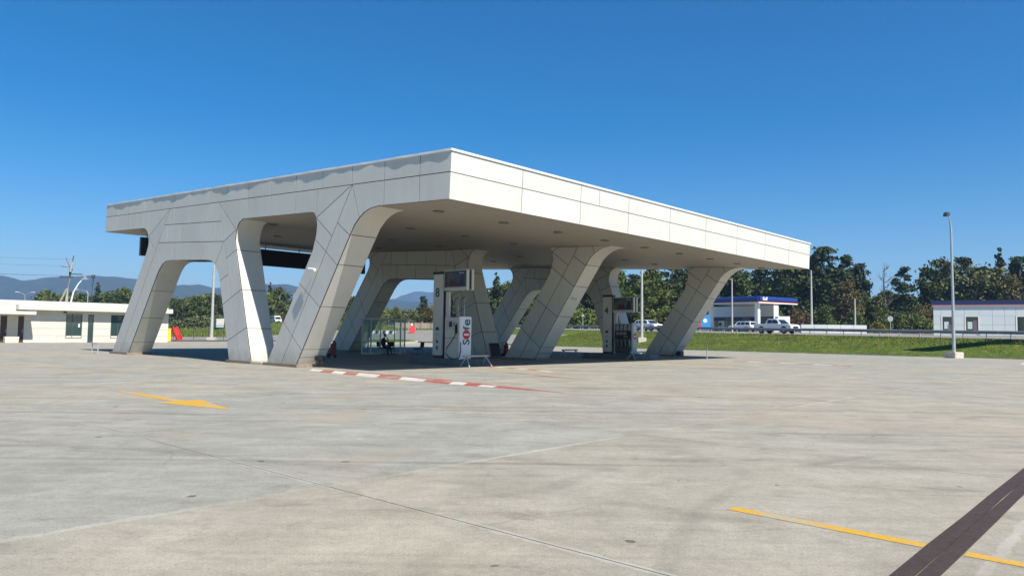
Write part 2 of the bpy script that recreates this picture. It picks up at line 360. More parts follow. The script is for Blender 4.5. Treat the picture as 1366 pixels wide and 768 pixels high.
# 2D polygon tools for the panelled frames
def pip(p, poly):
    x, y = p; c = False
    for i in range(len(poly)):
        x1, y1 = poly[i]; x2, y2 = poly[i - 1]
        if (y1 > y) != (y2 > y) and x < (x2 - x1) * (y - y1) / (y2 - y1) + x1: c = not c
    return c
def snap(p, poly):
    best = None
    for i in range(len(poly)):
        a = Vector(poly[i]); b = Vector(poly[(i + 1) % len(poly)]); d = b - a
        t = max(0, min(1, (Vector(p) - a).dot(d) / max(d.length_squared, 1e-12))); q = a + d * t; e = (q - Vector(p)).length
        if best is None or e < best[0]: best = (e, i, t, (q.x, q.y))
    return best
def chord(polys, a, b, tol=.9):
    """cut the polygon that holds the middle of a-b along a-b"""
    mid = ((a[0] + b[0]) / 2, (a[1] + b[1]) / 2)
    for k, P in enumerate(polys):
        if not pip(mid, P): continue
        sa, sb = snap(a, P), snap(b, P)
        if sa[0] > tol or sb[0] > tol: return
        pts = []; ia = ib = None; n = len(P)
        for i in range(n):
            pts.append(P[i])
            here = [(s[2], tagx, s) for tagx, s in (('a', sa), ('b', sb)) if s[1] == i]
            for t, tagx, s in sorted(here):
                q = s[3]
                if (Vector(q) - Vector(pts[-1])).length < 1e-3: idx = len(pts) - 1
                elif (Vector(q) - Vector(P[(i + 1) % n])).length < 1e-3: idx = -2 - ((i + 1) % n)
                else: pts.append(q); idx = len(pts) - 1
                if tagx == 'a': ia = idx
                else: ib = idx
        def res(ix):
            if ix >= 0: return ix
            q = P[-2 - ix]
            return min(range(len(pts)), key=lambda j: (Vector(pts[j]) - Vector(q)).length)
        ia, ib = res(ia), res(ib)
        if ia == ib: return
        if ia > ib: ia, ib = ib, ia
        A = pts[ia:ib + 1]; B = pts[ib:] + pts[:ia + 1]
        if len(A) < 3 or len(B) < 3: return
        polys[k] = A; polys.append(B); return
def area(P): return sum(P[i - 1][0] * P[i][1] - P[i][0] * P[i - 1][1] for i in range(len(P))) / 2
def inset(P, g):
    P = [p for i, p in enumerate(P) if (Vector(p) - Vector(P[i - 1])).length > 1e-3]
    if area(P) < 0: P = P[::-1]
    out = []
    for i in range(len(P)):
        a, b, c = Vector(P[i - 1]), Vector(P[i]), Vector(P[(i + 1) % len(P)])
        d1 = (b - a).normalized(); d2 = (c - b).normalized(); n1 = Vector((-d1.y, d1.x)); n2 = Vector((-d2.y, d2.x))
        m_ = n1 + n2
        if m_.length < .2: out.append(tuple(b)); continue
        m_.normalize(); k = min(g / max(m_.dot(n1), .3), 3 * g); out.append(tuple(b + m_ * k))
    return out
GAP = .016

# ------------------------------------------------------------------ terrain
KV = 55.0; KU = 76.0
def road_z(y): return 1.62 + .0115 * (min(max(y, 40), 330) - 75)
def dist_rail(x, y): return -((x - 45) * .824 + (y - 65) * .566)
def hgt(x, y):
    v = (x - O.x) * Vd.x + (y - O.y) * Vd.y; d = dist_rail(x, y); zr = road_z(y)
    if d <= 2.2: return zr
    a = 0. if v <= KV else (v - KV) / ((v - KV) + (d - 2.2))
    b = max(0, 1 - (d - 2.2) / 3.); t = max(a, b)
    return zr * (t * t * (3 - 2 * t) * .35 + t * .65)
def on_ground(x, y, dz=0.): return Vector((x, y, hgt(x, y) + dz))

def grid_sheet(name, us, vs, m, dz, kind='structure', parent=None, skip=None, zfun=None):
    us = list(us); vs = list(vs); verts = []; faces = []
    for u in us:
        for v in vs:
            p = W(u, v); z = zfun(u, v, p) if zfun else hgt(p.x, p.y) + dz; verts.append((p.x, p.y, z))
    n = len(vs)
    for i in range(len(us) - 1):
        for j in range(n - 1):
            if skip and skip((us[i] + us[i + 1]) / 2, (vs[j] + vs[j + 1]) / 2): continue
            faces.append((i * n + j, (i + 1) * n + j, (i + 1) * n + j + 1, i * n + j + 1))
    me = bpy.data.meshes.new(name); me.from_pydata(verts, [], faces); me.validate(); me.update()
    for p in me.polygons: p.use_smooth = True
    me.flip_normals() if me.polygons[0].normal.z < 0 else None
    o = link(name, me, m, parent)
    if not parent: o['kind'] = kind
    return o
def steps(segs):
    out = []
    for a, b, s in segs:
        n = max(1, round((b - a) / s)); out += [a + (b - a) * i / n for i in range(n)]
    out.append(segs[-1][1]); return out
us = steps([(-9000, -1500, 1500), (-1500, -200, 130), (-200, -60, 20), (-60, KU - .25, 3), (KU - .25, KU, .25), (KU, 260, 3), (260, 600, 20), (600, 1500, 150), (1500, 9000, 1500)])
vs = steps([(-9000, -1500, 1500), (-1500, -200, 130), (-200, -60, 20), (-60, KV - .25, 5), (KV - .25, KV, .25), (KV, 130, 2.5), (130, 300, 10), (300, 600, 30), (600, 1500, 150), (1500, 9000, 1500)])
def gz(u, v, p):
    z = hgt(p.x, p.y)
    inside = -60 < u < KU - .2 and -60 < v < KV - .2
    return z - (.12 if inside else -.09)
ground = grid_sheet('ground', us, vs, GRASS, 0, zfun=gz)

# concrete forecourt: a bed sheet and every slab that shows
fore = empty('forecourt', W(0, 0), 0, 'pale grey concrete forecourt in large square slabs under and around the canopy', None); fore['kind'] = 'structure'
fore.location = (0, 0, 0)
grid_sheet('slab_bed', [-60, KU], [-60, KV], mat('joint_dirt', (.10, .08, .06), .9, noise=.3, scale=3), 0, parent=fore, zfun=lambda u, v, p: -.02)
mb = MB(); mb.box(.007, SV - .007, .007, SU - .007, -.018, 0); slab = mb.done('concrete_slab', CONC, fore)
slab_me = slab.data; first = True
for i in range(18):
    for j in range(14):
        u, v = U0 + i * SU, V0 + j * SV
        if j == 13 and v + SV > KV + .1:
            o_me = slab_me
        o = slab if first else slab.copy()
        if not first: COL.objects.link(o); o.parent = fore
        first = False
        o.location = W(u, v, random.uniform(-.0015, .0012)); o.rotation_euler = (0, 0, TH)
        if i == 0: o.location = W(u + .29, v, 0)
        if i == 1: o.location = W(u + .29, v, 0); o.scale = (1, 5.23 / 5.52, 1)
        if v + SV > KV: o.scale = ((KV - v) / SV, 1, 1)
        near = {(1, 0): 0, (1, 1): .0, (1, 2): 0, (1, 3): .15, (1, 4): .1, (2, 1): .9, (2, 2): 1., (2, 3): .4, (2, 4): .1, (3, 1): .6, (3, 2): 1., (3, 3): .85, (3, 4): .2, (4, 1): .3, (4, 2): .3, (4, 3): .5, (5, 2): .7, (5, 3): .6}
        o['tone'] = near.get((i, j), random.choice([0, .1, .3, .6, 1., .8, .2]) + random.uniform(-.1, .1))

def ground_poly(name, pts, m, z, parent, tk=None):
    mb = MB(); mb.prism([(p[0], p[1]) for p in pts], z - .006, z - .004, lambda p, d: tuple(W(p[0], p[1], d)))
    return mb.done(name, m, parent)
# yellow direction arrow and yellow line, cut by the dark joint strip
ground_poly('painted_arrow', [(1.15, -10.02), (1.15, -10.2), (-2.35, -10.28), (-2.45, -10.62), (-4.75, -10.14), (-2.3, -9.62), (-2.3, -9.99)], YEL, .008, fore)
ground_poly('painted_line', [(-15.65, -10.72), (-15.65, -10.865), (-17.285, -10.94), (-17.285, -10.80)], YEL, .008, fore)
ground_poly('painted_line', [(-17.565, -10.82), (-17.565, -10.96), (-22.5, -11.06), (-22.5, -10.91)], YEL, .008, fore)
st = empty('joint_strip', (0, 0, 0)); st.parent = fore
for a, b in ((-17.30, -17.422), (-17.436, -17.55)):
    pts = [(a, -24)]; n = 60
    L_ = [(a + random.uniform(-.004, .006), -24 + i * 1.2) for i in range(n)]; R_ = [(b + random.uniform(-.004, .006), -24 + i * 1.2) for i in range(n)]
    mb = MB(); mb.prism(L_ + R_[::-1], .0, .012, lambda p, d: tuple(W(p[0], p[1], d))); mb.done('bitumen_band', BITU, st)
# red and white hatched wedges in front of the islands
def wedge(low, upp, n, t0, name='hatched_marking', slant=.9):
    r = empty(name, (0, 0, 0)); r.parent = fore
    def ev(L, t):
        t = max(0, min(.9999, t)) * (len(L) - 1); i = int(t); f = t - i
        return (L[i][0] * (1 - f) + L[i + 1][0] * f, L[i][1] * (1 - f) + L[i + 1][1] * f)
    for k in range(n):
        a, b = k / n, (k + 1) / n; s = slant / n
        P = [ev(low, a), ev(low, b), ev(upp, min(1, b + s * .0)), ev(upp, a)]
        ground_poly('red_stripe' if k % 2 == t0 else 'white_stripe', P, RED if k % 2 == t0 else WHT, .008, r)
    return r
wedge([(6.8, -1.1), (3.2, -1.45), (-2.0, -1.72), (-4.4, -1.60)], [(7.9, -.2), (4.5, -.32), (-1.2, -.72), (-4.4, -1.35)], 12, 1)
ground_poly('red_line', [(7.0, .02), (4.6, .05), (-1.4, -.42), (-6.4, -1.56), (-4.3, -1.62), (-4.3, -1.40), (-1.4, -.66), (4.6, -.18)], RED, .0085, fore)
wedge([(5.9, 7.75), (1.0, 6.72)], [(5.7, 8.15), (.9, 7.0)], 6, 0)
ground_poly('red_line', [(3.0, 5.2), (-1.2, 4.1), (-3.6, 3.52), (-1.3, 3.80)], RED, .0085, fore)
ground_poly('red_line', [(-.1, 8.65), (-3.9, 7.95), (-1.6, 8.35)], RED, .0085, fore)
wedge([(3.6, 26.9), (-5.0, 25.8)], [(3.5, 27.5), (-5.0, 26.5)], 8, 1)
ground_poly('red_line', [(3.0, 20.7), (-.5, 20.0), (-2.8, 19.4), (-.5, 19.75)], RED, .0085, fore)
ground_poly('red_line', [(-.4, 16.9), (-3.4, 16.1), (-1.8, 16.3)], RED, .0085, fore)
ground_poly('painted_line', [(-13.0, 40.0), (-13.0, 46), (-10.4, 47), (-11, 40)], WHT, .008, fore)

# kerb stones along the lawn and the back edge
def kerb_run(name, a, b, step, w=.16, h=.14):
    r = empty(name, (0, 0, 0)); r['kind'] = 'structure'
    a = Vector(a); b = Vector(b); d = (b - a); n = int(d.length / step); d.normalize()
    mb = MB(); mb.box(-step / 2 + .006, step / 2 - .006, -w / 2, w / 2, -.1, h); k0 = mb.done('kerb_stone', KERB, r)
    for i in range(n):
        o = k0 if i == 0 else k0.copy()
        if i: COL.objects.link(o); o.parent = r
        p = a + d * (i + .5) * step; q = W(p.x, p.y); o.location = (q.x, q.y, hgt(q.x, q.y) + random.uniform(-.008, .008))
        o.rotation_euler = (0, 0, TH + (PI / 2 if abs(d.x) > abs(d.y) else 0))
    return r
kerb_run('kerb', (-45, KV + .08, 0), (KU, KV + .08, 0), 1.6)
kerb_run('kerb', (KU + .08, -14, 0), (KU + .08, 30, 0), 1.6)

# highway, its shoulder, and the exit road behind the forecourt
G0 = Vector((45, 65, 0)); Gd = Vector((-.566, .824, 0)).normalized(); Gn = Vector((.824, .566, 0)).normalized()
def hw(s, d): return G0 + Gd * s + Gn * d
def strip_along(name, ss, ds, m, dz, kind='structure'):
    verts = []; faces = []
    for s in ss:
        for d in ds: p = hw(s, d); verts.append((p.x, p.y, road_z(p.y) + dz))
    n = len(ds)
    for i in range(len(ss) - 1):
        for j in range(n - 1): faces.append((i * n + j, i * n + j + 1, (i + 1) * n + j + 1, (i + 1) * n + j))
    me = bpy.data.meshes.new(name); me.from_pydata(verts, [], faces); me.update()
    o = link(name, me, m)
    if kind: o['kind'] = kind
    return o
SS = steps([(-90, 420, 4)])
strip_along('road_shoulder', SS, [-1.6, .6], SHOUL, .12)
road = strip_along('highway', SS, [.6, 9, 18, 24], ASPH, .14)
for d in (1.1, 8.6, 16, 23): 
    o = strip_along('lane_line', SS, [d, d + .16], WHT, .145, None); o.parent = road
strip_along('service_apron', steps([(-60, 120, 6)]), [27, 60], CONC, .13)
def exit_z(u, v, p): return hgt(p.x, p.y) + .12
ev = steps([(8, 90, 2.2)])
grid_sheet('exit_road', steps([(KU - .6, 118, 2.2)]), steps([(12, KV, 2.2), (KV, 74, 1.9)]), ASPH, .12, zfun=exit_z)
grid_sheet('exit_road', steps([(46, KU - .6, 2.2)]), steps([(KV - .1, 66, 1.9)]), ASPH, .12, zfun=exit_z)
# grass island with its pale kerb beside the exit road
isl = empty('traffic_island', (0, 0, 0)); isl['kind'] = 'structure'
c0 = Vector((bearing(520, 100), 100, 0)); ring = [(c0.x + 4.6 * math.cos(a) - 1, c0.y + 15 * math.sin(a)) for a in np.linspace(0, 2 * PI, 28, endpoint=False)]
mb = MB(); mb.prism(ring, -.1, .30, lambda p, d: (p[0], p[1], hgt(*p) + d)); mb.done('island_kerb', STONE2, isl)
ring2 = [(c0.x - 1 + (x - c0.x + 1) * .93, c0.y + (y - c0.y) * .96) for x, y in ring]
mb = MB(); mb.prism(ring2, .2, .34, lambda p, d: (p[0], p[1], hgt(*p) + d)); mb.done('island_grass', GRASS, isl)

# ------------------------------------------------------------------ canopy
TAU = .0475; HB = 6.2284; LU = 32.779; LV = 33.627; SB = .9713; TOPB = 1.7428; FD = 15.8432; TK = 1.28
ct, sn = math.cos(TAU), math.sin(TAU)
def Sl(a, b): return (a * ct - b * sn, HB + a * sn + b * ct)
def soff(u): return HB + math.tan(TAU) * u
canopy = empty('fuel_canopy', W(0, 0), TH, 'white panelled fuel station canopy on slanted V shaped legs', 'canopy')
# outline of one frame in its own plane (u, z)
Cr = [(9.57, 0), (6.13, 4.99), (5.54, 5.81), (5.23, 6.07), (4.89, 6.27), (4.5, 6.38), (4.0, soff(4.0))]
Cl = [(8.61, soff(8.61)), (8.42, 6.58), (8.27, 6.36), (8.19, 6.05), (8.24, 5.65), (8.47, 4.99), (12.02, 0)]
Br = [(13.34, 0), (15.21, 5.59), (15.31, 5.94), (15.26, 6.3), (15.14, 6.58), (14.94, 6.80), (14.6, soff(14.6))]
Bi = [(15.47, 0), (16.62, 3.59), (16.78, 4.05), (17.0, 4.47), (17.34, 4.84), (17.7, 5.05), (18.1, 5.13)]
Ai = [(22.6, 5.37), (23.2, 5.36), (23.65, 5.23), (24.03, 4.98), (24.32, 4.7), (24.57, 4.4), (28.13, 0)]
Al = [(30.70, 0), (26.01, 6.01), (25.83, 6.3), (25.74, 6.6), (25.80, 6.95), (26.0, 7.24), (26.2, 7.38), (26.5, soff(26.5))]
Q1 = [Sl(0, 0)] + Cr[::-1] + [Cl[-1]] + Cl[-2::-1] + Br[::-1] + Bi + Ai + Al + [Sl(LU, 0), Sl(LU, SB)]
Q1 = Q1 + [Sl(0, SB)]
def seam_pt(u): return (u, HB + SB / ct + math.tan(TAU) * u)
VS = [1.6, 3.67, 5.76, 7.87, 9.95, 12.05, 14.17, 16.28, 18.27, 20.41, 22.37, 24.45, 26.4, 28.56, 30.62]
legC = [((5.73, 7.45), (10.79, 0)), ((8.27, 6.36), (7.05, 5.49)), ((8.27, 5.45), (7.47, 4.87)), ((7.47, 4.87), (6.68, 4.29)),
        ((6.69, 6.0), (5.85, 5.45)), ((9.51, 3.68), (8.66, 3.12)), ((8.66, 3.12), (7.86, 2.59)), ((10.66, 1.96), (9.88, 1.35)), ((9.88, 1.35), (9.14, .77))]
legB = [((17.19, 7.99), (14.40, 0)), ((15.28, 6.43), (16.41, 5.99)), ((15.20, 5.45), (16.15, 5.1)), ((14.58, 3.5), (15.55, 3.12)), ((15.9, 4.3), (16.75, 4.0)),
        ((15.55, 3.12), (16.4, 2.8)), ((14.03, 1.65), (14.85, 1.35)), ((14.85, 1.35), (15.85, 1.0))]
legA = [((22.93, 8.27), (29.4, 0)), ((25.75, 6.93), (24.7, 6.02)), ((25.95, 6.05), (25.4, 5.0)), ((27.1, 4.6), (26.55, 3.55)), ((26.55, 3.55), (26.0, 2.55)),
        ((28.35, 3.0), (27.7, 2.1)), ((27.7, 2.1), (27.15, 1.25)), ((29.6, 1.4), (28.9, .65))]
heads = [((5.73, 7.45), (8.27, 6.36)), ((5.73, 7.45), (5.23, 6.07)), ((17.19, 7.99), (15.28, 6.43)),
         ((22.93, 8.27), (25.75, 6.93)), ((5.73, 7.45), (10.79, 0)), ((17.19, 7.99), (14.40, 0)), ((22.93, 8.27), (29.4, 0)), ((23.49, 7.34), (16.83, 7.02)), ((24.28, 6.42), (16.41, 5.99)),
         ((24.28, 6.42), (24.03, 4.98)), ((16.41, 5.99), (17.34, 4.84))]
def f1_chords():
    c = list(heads)
    for u in (1.6, 3.67, 9.95, 12.05, 14.17, 28.56, 30.62): c.append(((u, soff(u)), seam_pt(u)))
    c += [((8.24, 6.5), seam_pt(8.24)), ((15.1, 6.62), seam_pt(15.1)), ((25.78, 7.0), seam_pt(25.78)), ((26.6, soff(26.6)), seam_pt(26.6))]
    for u in (18.27, 20.41, 22.37): c.append(((u, 7.06 + .0475 * (u - 17)), seam_pt(u)))
    for u in (17.4, 19.4, 21.45, 23.15): c.append(((u, 6.03 + .0545 * (u - 16.41)), (u, 7.04 + .048 * (u - 16.83))))
    for u in (18.4, 20.45, 22.5): c.append(((u, 5.15 + .054 * (u - 18)), (u, 6.05 + .0545 * (u - 16.41))))
    return c + legC + legB + legA
def f2_chords():
    c = []
    def clip(a, b):
        fa, fb = a[1] - soff(a[0]), b[1] - soff(b[0])
        if fa > 0 and fb > 0: return None
        if fa > 0 or fb > 0:
            t = fa / (fa - fb); m_ = (a[0] + (b[0] - a[0]) * t, a[1] + (b[1] - a[1]) * t)
            return (m_, b) if fa > 0 else (a, m_)
        return (a, b)
    for a, b in f1_chords():
        q = clip(a, b)
        if q and (Vector(q[0]) - Vector(q[1])).length > .35: c.append(q)
    return c
def split(P, chords):
    polys = [P]
    for a, b in chords: chord(polys, a, b)
    return [p for p in polys if abs(area(p)) > .004]
def face_panels(polys, v):
    out = []
    for P in polys:
        Pi = inset(P, GAP)
        if area(Pi) <= 0: continue
        mb = MB(); mb.prism(Pi, v, v + .036, lambda p, d: (d, p[0], p[1])); out.append(mb.done('panel', PANEL, canopy))
    return out
# fascia of the left side
top_row = [Sl(0, SB), Sl(LU, SB), Sl(LU, TOPB), Sl(0, TOPB)]
polys1 = split(top_row, [(seam_pt(u), (u - .03, soff(u) + TOPB)) for u in VS]) + split(Q1, f1_chords())
face_panels(polys1, 0.)
# two inner frames: only what hangs below the soffit
PC = Cr + Cl
PAB = Br + [Al[-1]] + Al[-2::-1] + Ai[::-1] + Bi[::-1]
polys2 = split(PC, f2_chords()) + split(PAB, f2_chords())
proto = face_panels(polys2, FD)
for o in proto:
    c = o.copy(); COL.objects.link(c); c.parent = canopy; c.location = (FD, 0, 0)
# reveals of the legs: curved strips cut at the seams
def strip_panels(path, zcuts, v0, v1, side):
    """path (u,z) list; side = +1/-1: direction of the inward normal"""
    path = [Vector(p) for p in path]; pieces = [[path[0]]]
    for a, b in zip(path, path[1:]):
        cs = sorted([(zc - a.y) / (b.y - a.y) for zc in zcuts if min(a.y, b.y) < zc < max(a.y, b.y)])
        for t in cs: q = a + (b - a) * t; pieces[-1].append(q); pieces.append([q])
        pieces[-1].append(b)
    res = []
    for pc in pieces:
        # pull the two ends back for the joint
        pc = [p.copy() for p in pc]
        for i, j in ((0, 1), (-1, -2)):
            d = (pc[j] - pc[i]); 
            if d.length > .05: pc[i] += d.normalized() * GAP
        inn = []
        for i, p in enumerate(pc):
            d = (pc[min(i + 1, len(pc) - 1)] - pc[max(i - 1, 0)]).normalized(); inn.append(p + Vector((-d.y, d.x)) * side * .028)
        mb = MB(); A, B, C_, D_ = [], [], [], []
        for p, q in zip(pc, inn):
            A.append(mb.bm.verts.new((v0, p.x, p.y))); B.append(mb.bm.verts.new((v1, p.x, p.y)))
            C_.append(mb.bm.verts.new((v1, q.x, q.y))); D_.append(mb.bm.verts.new((v0, q.x, q.y)))
        for i in range(len(pc) - 1):
            for X, Y in ((A, B), (B, C_), (C_, D_), (D_, A)): mb.bm.faces.new((X[i], X[i + 1], Y[i + 1], Y[i]))
        mb.bm.faces.new((A[0], B[0], C_[0], D_[0])); mb.bm.faces.new((A[-1], B[-1], C_[-1], D_[-1]))
        res.append(mb.done('reveal_panel', PANEL, canopy, smooth=True))
    return res
# dark core behind the panels, one per frame
def core(P, v0, v1):
    mb = MB(); mb.prism(inset(P, .006), v0, v1, lambda p, d: (d, p[0], p[1])); return mb.done('frame_core', CORE, canopy)
for k in range(3):
    v = k * FD; a = .045 + v; b = v + TK
    if k == 0:
        reveals = (strip_panels(Cr, [.42, .77, 2.59, 4.29, 5.45], a, b, -1) + strip_panels(Cl[::-1], [1.96, 3.68, 5.45], a, b, 1)
         + strip_panels(Br, [1.65, 3.5, 5.45], a, b, -1) + strip_panels(Bi, [.75, 2.2, 3.8], a, b, 1)
         + strip_panels([Bi[-1], (20.4, 5.27), Ai[0]], [], a, b, 1)
         + strip_panels(Ai[::-1], [.75, 2.2, 3.75], a, b, -1) + strip_panels(Al, [1.4, 3.0, 4.6, 6.1], a, b, 1))
    else:
        for o in reveals:
            c = o.copy(); COL.objects.link(c); c.parent = canopy; c.location = (v, 0, 0)
    cc = [core(PC, v + .006, v + TK - .004), core(PAB, v + .006, v + TK - .004)]
    # smooth rear lining
    for P in (PC, PAB):
        mb = MB(); mb.prism(inset(P, .004), v + TK - .003, v + TK + .02, lambda p, d: (d, p[0], p[1])); mb.done('rear_lining', PANEL, canopy)
# slab core, soffit panels, right fascia
def slab_box(a0, a1, b0, b1, v0, v1):
    mb = MB(); mb.prism([Sl(a0, b0), Sl(a1, b0), Sl(a1, b1), Sl(a0, b1)], v0, v1, lambda p, d: (d, p[0], p[1])); return mb
slab_box(.006, LU - .006, .006, TOPB - .05, .006, LV - .006).done('roof_core', CORE, canopy)
slab_box(.0, LU - .04, TOPB - .012, TOPB - .002, .0, LV - .04).done('roof_sheet', mat('roof_membrane', (.35, .35, .34), .8), canopy)
VB = [0, 3.8, 7.56, 11.23, 14.95, 18.7, 22.45, 26.3, 30.0, LV]
for i in range(9):
    for b0, b1 in ((0, SB), (SB, TOPB)):
        cuts = [(VB[i], VB[i + 1])] if not (b0 and i == 2) else [(VB[i], 8.9), (8.9, VB[i + 1])]
        for c0_, c1_ in cuts:
            slab_box(0, .028, b0 + GAP, b1 - GAP, c0_ + GAP * .9, c1_ - GAP * .9).done('panel', PANEL, canopy)
slab_box(LU - .028, LU, .01, TOPB, 0, LV).done('back_fascia', PANEL, canopy)
slab_box(.03, LU - .03, .01, TOPB, LV - .028, LV).done('far_fascia', PANEL, canopy)
ab = [.03, 1.6] + VS[1:] + [LU - .03]
vb = [.03] + VB[1:-1] + [LV - .03]
for i in range(len(ab) - 1):
    for j in range(len(vb) - 1):
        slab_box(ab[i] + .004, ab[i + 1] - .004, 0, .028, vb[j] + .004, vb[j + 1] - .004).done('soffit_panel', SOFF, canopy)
# roof flashing with a slightly uneven overhang
mb = MB(); rings = []
for i in range(101):
    a = LU * i / 100; ov = .034 + .014 * math.sin(a * .9) + .009 * math.sin(a * 2.3 + 1) + .008 * math.sin(a * 5.1)
    rings.append([mb.bm.verts.new((x, *Sl(a, b))) for x, b in ((-ov, TOPB - .03), (.12, TOPB - .03), (.12, TOPB + .05), (-ov, TOPB + .05))])
for A, B in zip(rings, rings[1:]):
    for k in range(4): mb.bm.faces.new((A[k], A[(k + 1) % 4], B[(k + 1) % 4], B[k]))
mb.bm.faces.new(rings[0]); mb.bm.faces.new(rings[-1][::-1]); mb.done('roof_flashing', TRIM, canopy)
slab_box(-.05, .12, TOPB - .028, TOPB + .052, -.04, LV + .05).done('roof_flashing', TRIM, canopy)
# recessed downlights
for u in (2.75, 9.6 if False else 9.0, 15.2, 21.4, 27.6):
    for k in range(9):
        v = 2.0 + 3.77 * k
        if any(abs(v - (q * FD + .6)) < 1.3 for q in range(3)) and u > 5: continue
        mb = MB(); mb.lathe([(.23, soff(u) - .022), (.23, soff(u) - .05), (.19, soff(u) - .05), (.17, soff(u) - .03)], (v, u), 14)
        mb.done('downlight', mat('downlight_grey', (.20, .185, .155), .5), canopy)
# footings
for k in range(3):
    v = k * FD
    for u0, u1, mm in ((9.3, 12.15, STONE), (13.2, 15.65, STONE), (28.0, 30.85, STONE)):
        mb = MB(); mb.box(v - .10, v + TK + .1, u0, u1, -.01, .13); mb.done('footing', mm, canopy, bevel=.015)
    if k == 0:
        mb = MB(); mb.box(v - .12, v + .7, 12.17, 13.18, -.01, .12); mb.done('footing', STONE2, canopy, bevel=.015)
# cameras, floodlights, service hatch
def camera_part(x, u, z, flip=1):
    r = empty('security_camera', (x, u, z)); r.parent = canopy
    mb = MB(); mb.tube([(-.05, .02, .02), (-.18, .0, .0), (-.22, -.18 * flip, -.02)], .02); mb.done('bracket', WHITEP, r)
    mb = MB(); mb.tube([(-.2, .25, .07), (-.26, -.30, .0)], .06, 10); mb.done('camera_body', WHITEP, r)
camera_part(0, 8.15, 4.12); camera_part(FD + .6, 6.9, 3.55)
def flood(x, u):
    r = empty('floodlight', (x, u, 0)); r.parent = canopy
    mb = MB(); mb.box(-.02, .02, -.06, .06, .0, .3); mb.box(-.1, .1, -.03, .03, 0, .04); mb.done('stand', BLACK, r)
    mb = MB(); mb.box(-.2, .2, -.14, .12, .27, .5); mb.done('lamp_head', BLACK, r, bevel=.03)
flood(.85, 9.0)
mb = MB(); mb.box(2 * FD + .35, 2 * FD + .85, 9.0, 9.45, .08, .38); mb.done('service_box', BLACK, canopy)
mb = MB(); mb.prism([(13.27, .05), (13.55, .95), (13.62, .95), (13.34, .05)], FD + .35, FD + 1.15, lambda p, d: (d, p[0] - .04, p[1])); mb.done('service_hatch', BLACK, canopy)

# long black display hanging at the back edge
hb = empty('hanging_display', W(30, 1.2, 0), TH, 'long matt black display board hanging under the far left edge of the canopy', 'display board')
mb = MB()
mb.prism([(0, 6.2), (.25, 6.2), (.25, 7.38), (0, 7.38)], 0, 17.4, lambda p, d: (d, p[0], p[1])); mb.done('board', BLACK, hb)
for k in range(7):
    mb = MB(); mb.tube([(.4 + k * 2.75, .12, 7.3), (.4 + k * 2.75, .12, 7.66)], .03); mb.done('hanger', DGREY, hb)

# ------------------------------------------------------------------ pumps, islands, guards
def island(u0, u1, v0, v1, label, h=.33):
    c = .75; r = empty('pump_island', W((u0 + u1) / 2, (v0 + v1) / 2), TH, label, 'pump island', 'fuel pump islands')
    a, b = (v1 - v0) / 2, (u1 - u0) / 2
    P = [(-a + c, -b), (a - c, -b), (a, -b + c), (a, b - c), (a - c, b), (-a + c, b), (-a, b - c), (-a, -b + c)]
    mb = MB(); A = [mb.bm.verts.new((x, y, 0)) for x, y in P]; B = [mb.bm.verts.new((x * .93, y * .95, h)) for x, y in P]
    for i in range(8): mb.bm.faces.new((A[i], A[(i + 1) % 8], B[(i + 1) % 8], B[i]))
    mb.bm.faces.new(B); mb.bm.faces.new(A[::-1]); mb.done('kerb_block', mat('island_paint', (.10, .115, .12), .6, noise=.2, scale=3), r, bevel=.02)
island(6.0, 10.9, 6.7, 9.3, 'dark painted raised island under the white fuel pump and pillar 8')
island(6.0, 11.6, 22.3, 25.0, 'dark painted raised island under the open nozzle pump and pillar 4')

def guard(u, v0, v1, label, cat='crash rail', along='v'):
    L_ = v1 - v0
    r = empty('guard_rail', W(u, v0), TH, label, cat, 'steel guard hoops beside the pumps')
    mb = MB(); mb.tube([(-.15, 0, .50), (L_ + .15, 0, .50)], .05, 10); mb.done('top_rail', GALV, r)
    for x, s in ((.05, -1), (L_ - .05, 1)):
        for q in (-.32, .32):
            mb = MB(); mb.tube([(x, 0, .48), (x + .12 * s, q, .0)], .03); mb.done('leg', GALV, r)
    return r
guard(5.75, 6.55, 7.9, 'galvanised hoop rail standing before the white pump at pillar 8')
guard(6.7, 21.9, 23.3, 'galvanised hoop rail at the near end of the open nozzle pump by pillar 4')
guard(11.9, 21.6, 23.0, 'low dark hoop rail left of pillar 4')

def pillar(u, v, num, h, numcol, label, z0=.33):
    r = empty('number_pillar', W(u, v, z0), TH, label, 'pillar', 'numbered pillars carrying display boxes')
    mb = MB(); mb.box(-.17, .17, -.37, .37, .12, h - .12); mb.done('column', BEIGE, r, bevel=.03)
    mb = MB(); mb.box(-.19, .19, -.40, .38, h - .12, h); mb.done('cap', BLACK, r)
    mb = MB(); mb.box(-.15, .15, -.34, .34, 0, .12); mb.done('base', BLACK, r)
    mb = MB(); mb.box(-.14, .14, -.43, -.371, .12, h - .1); mb.done('trim_strip', BLACK, r)
    mb = MB(); mb.box(-.10, .02, -.72, -.50, 0, h - 1.0); mb.done('rear_post', BEIGE, r)
    text('number', num, .62, numcol, r, (-.174, .04, h - 1.05), (PI / 2, 0, -PI / 2), bold=.012)
    # pictograms
    for k, zz in enumerate((1.42, 1.15, .82, .50)):
        mb = MB()
        if k == 0: mb.box(-.178, -.172, -.12, .14, zz - .07, zz + .04); mb.box(-.178, -.172, -.08, .10, zz + .04, zz + .1)
        elif k == 1: mb.lathe([(.09, -.178), (.09, -.172)], (0.02, zz), 14, 'X'); 
        elif k == 2: mb.box(-.178, -.172, -.06, .04, zz - .1, zz + .04); mb.box(-.178, -.172, .05, .09, zz - .05, zz + .08)
        else: mb.box(-.178, -.172, -.05, .07, zz - .09, zz + .09)
        mb.done('pictogram', DGREY if k != 1 else GALV, r)
    return r
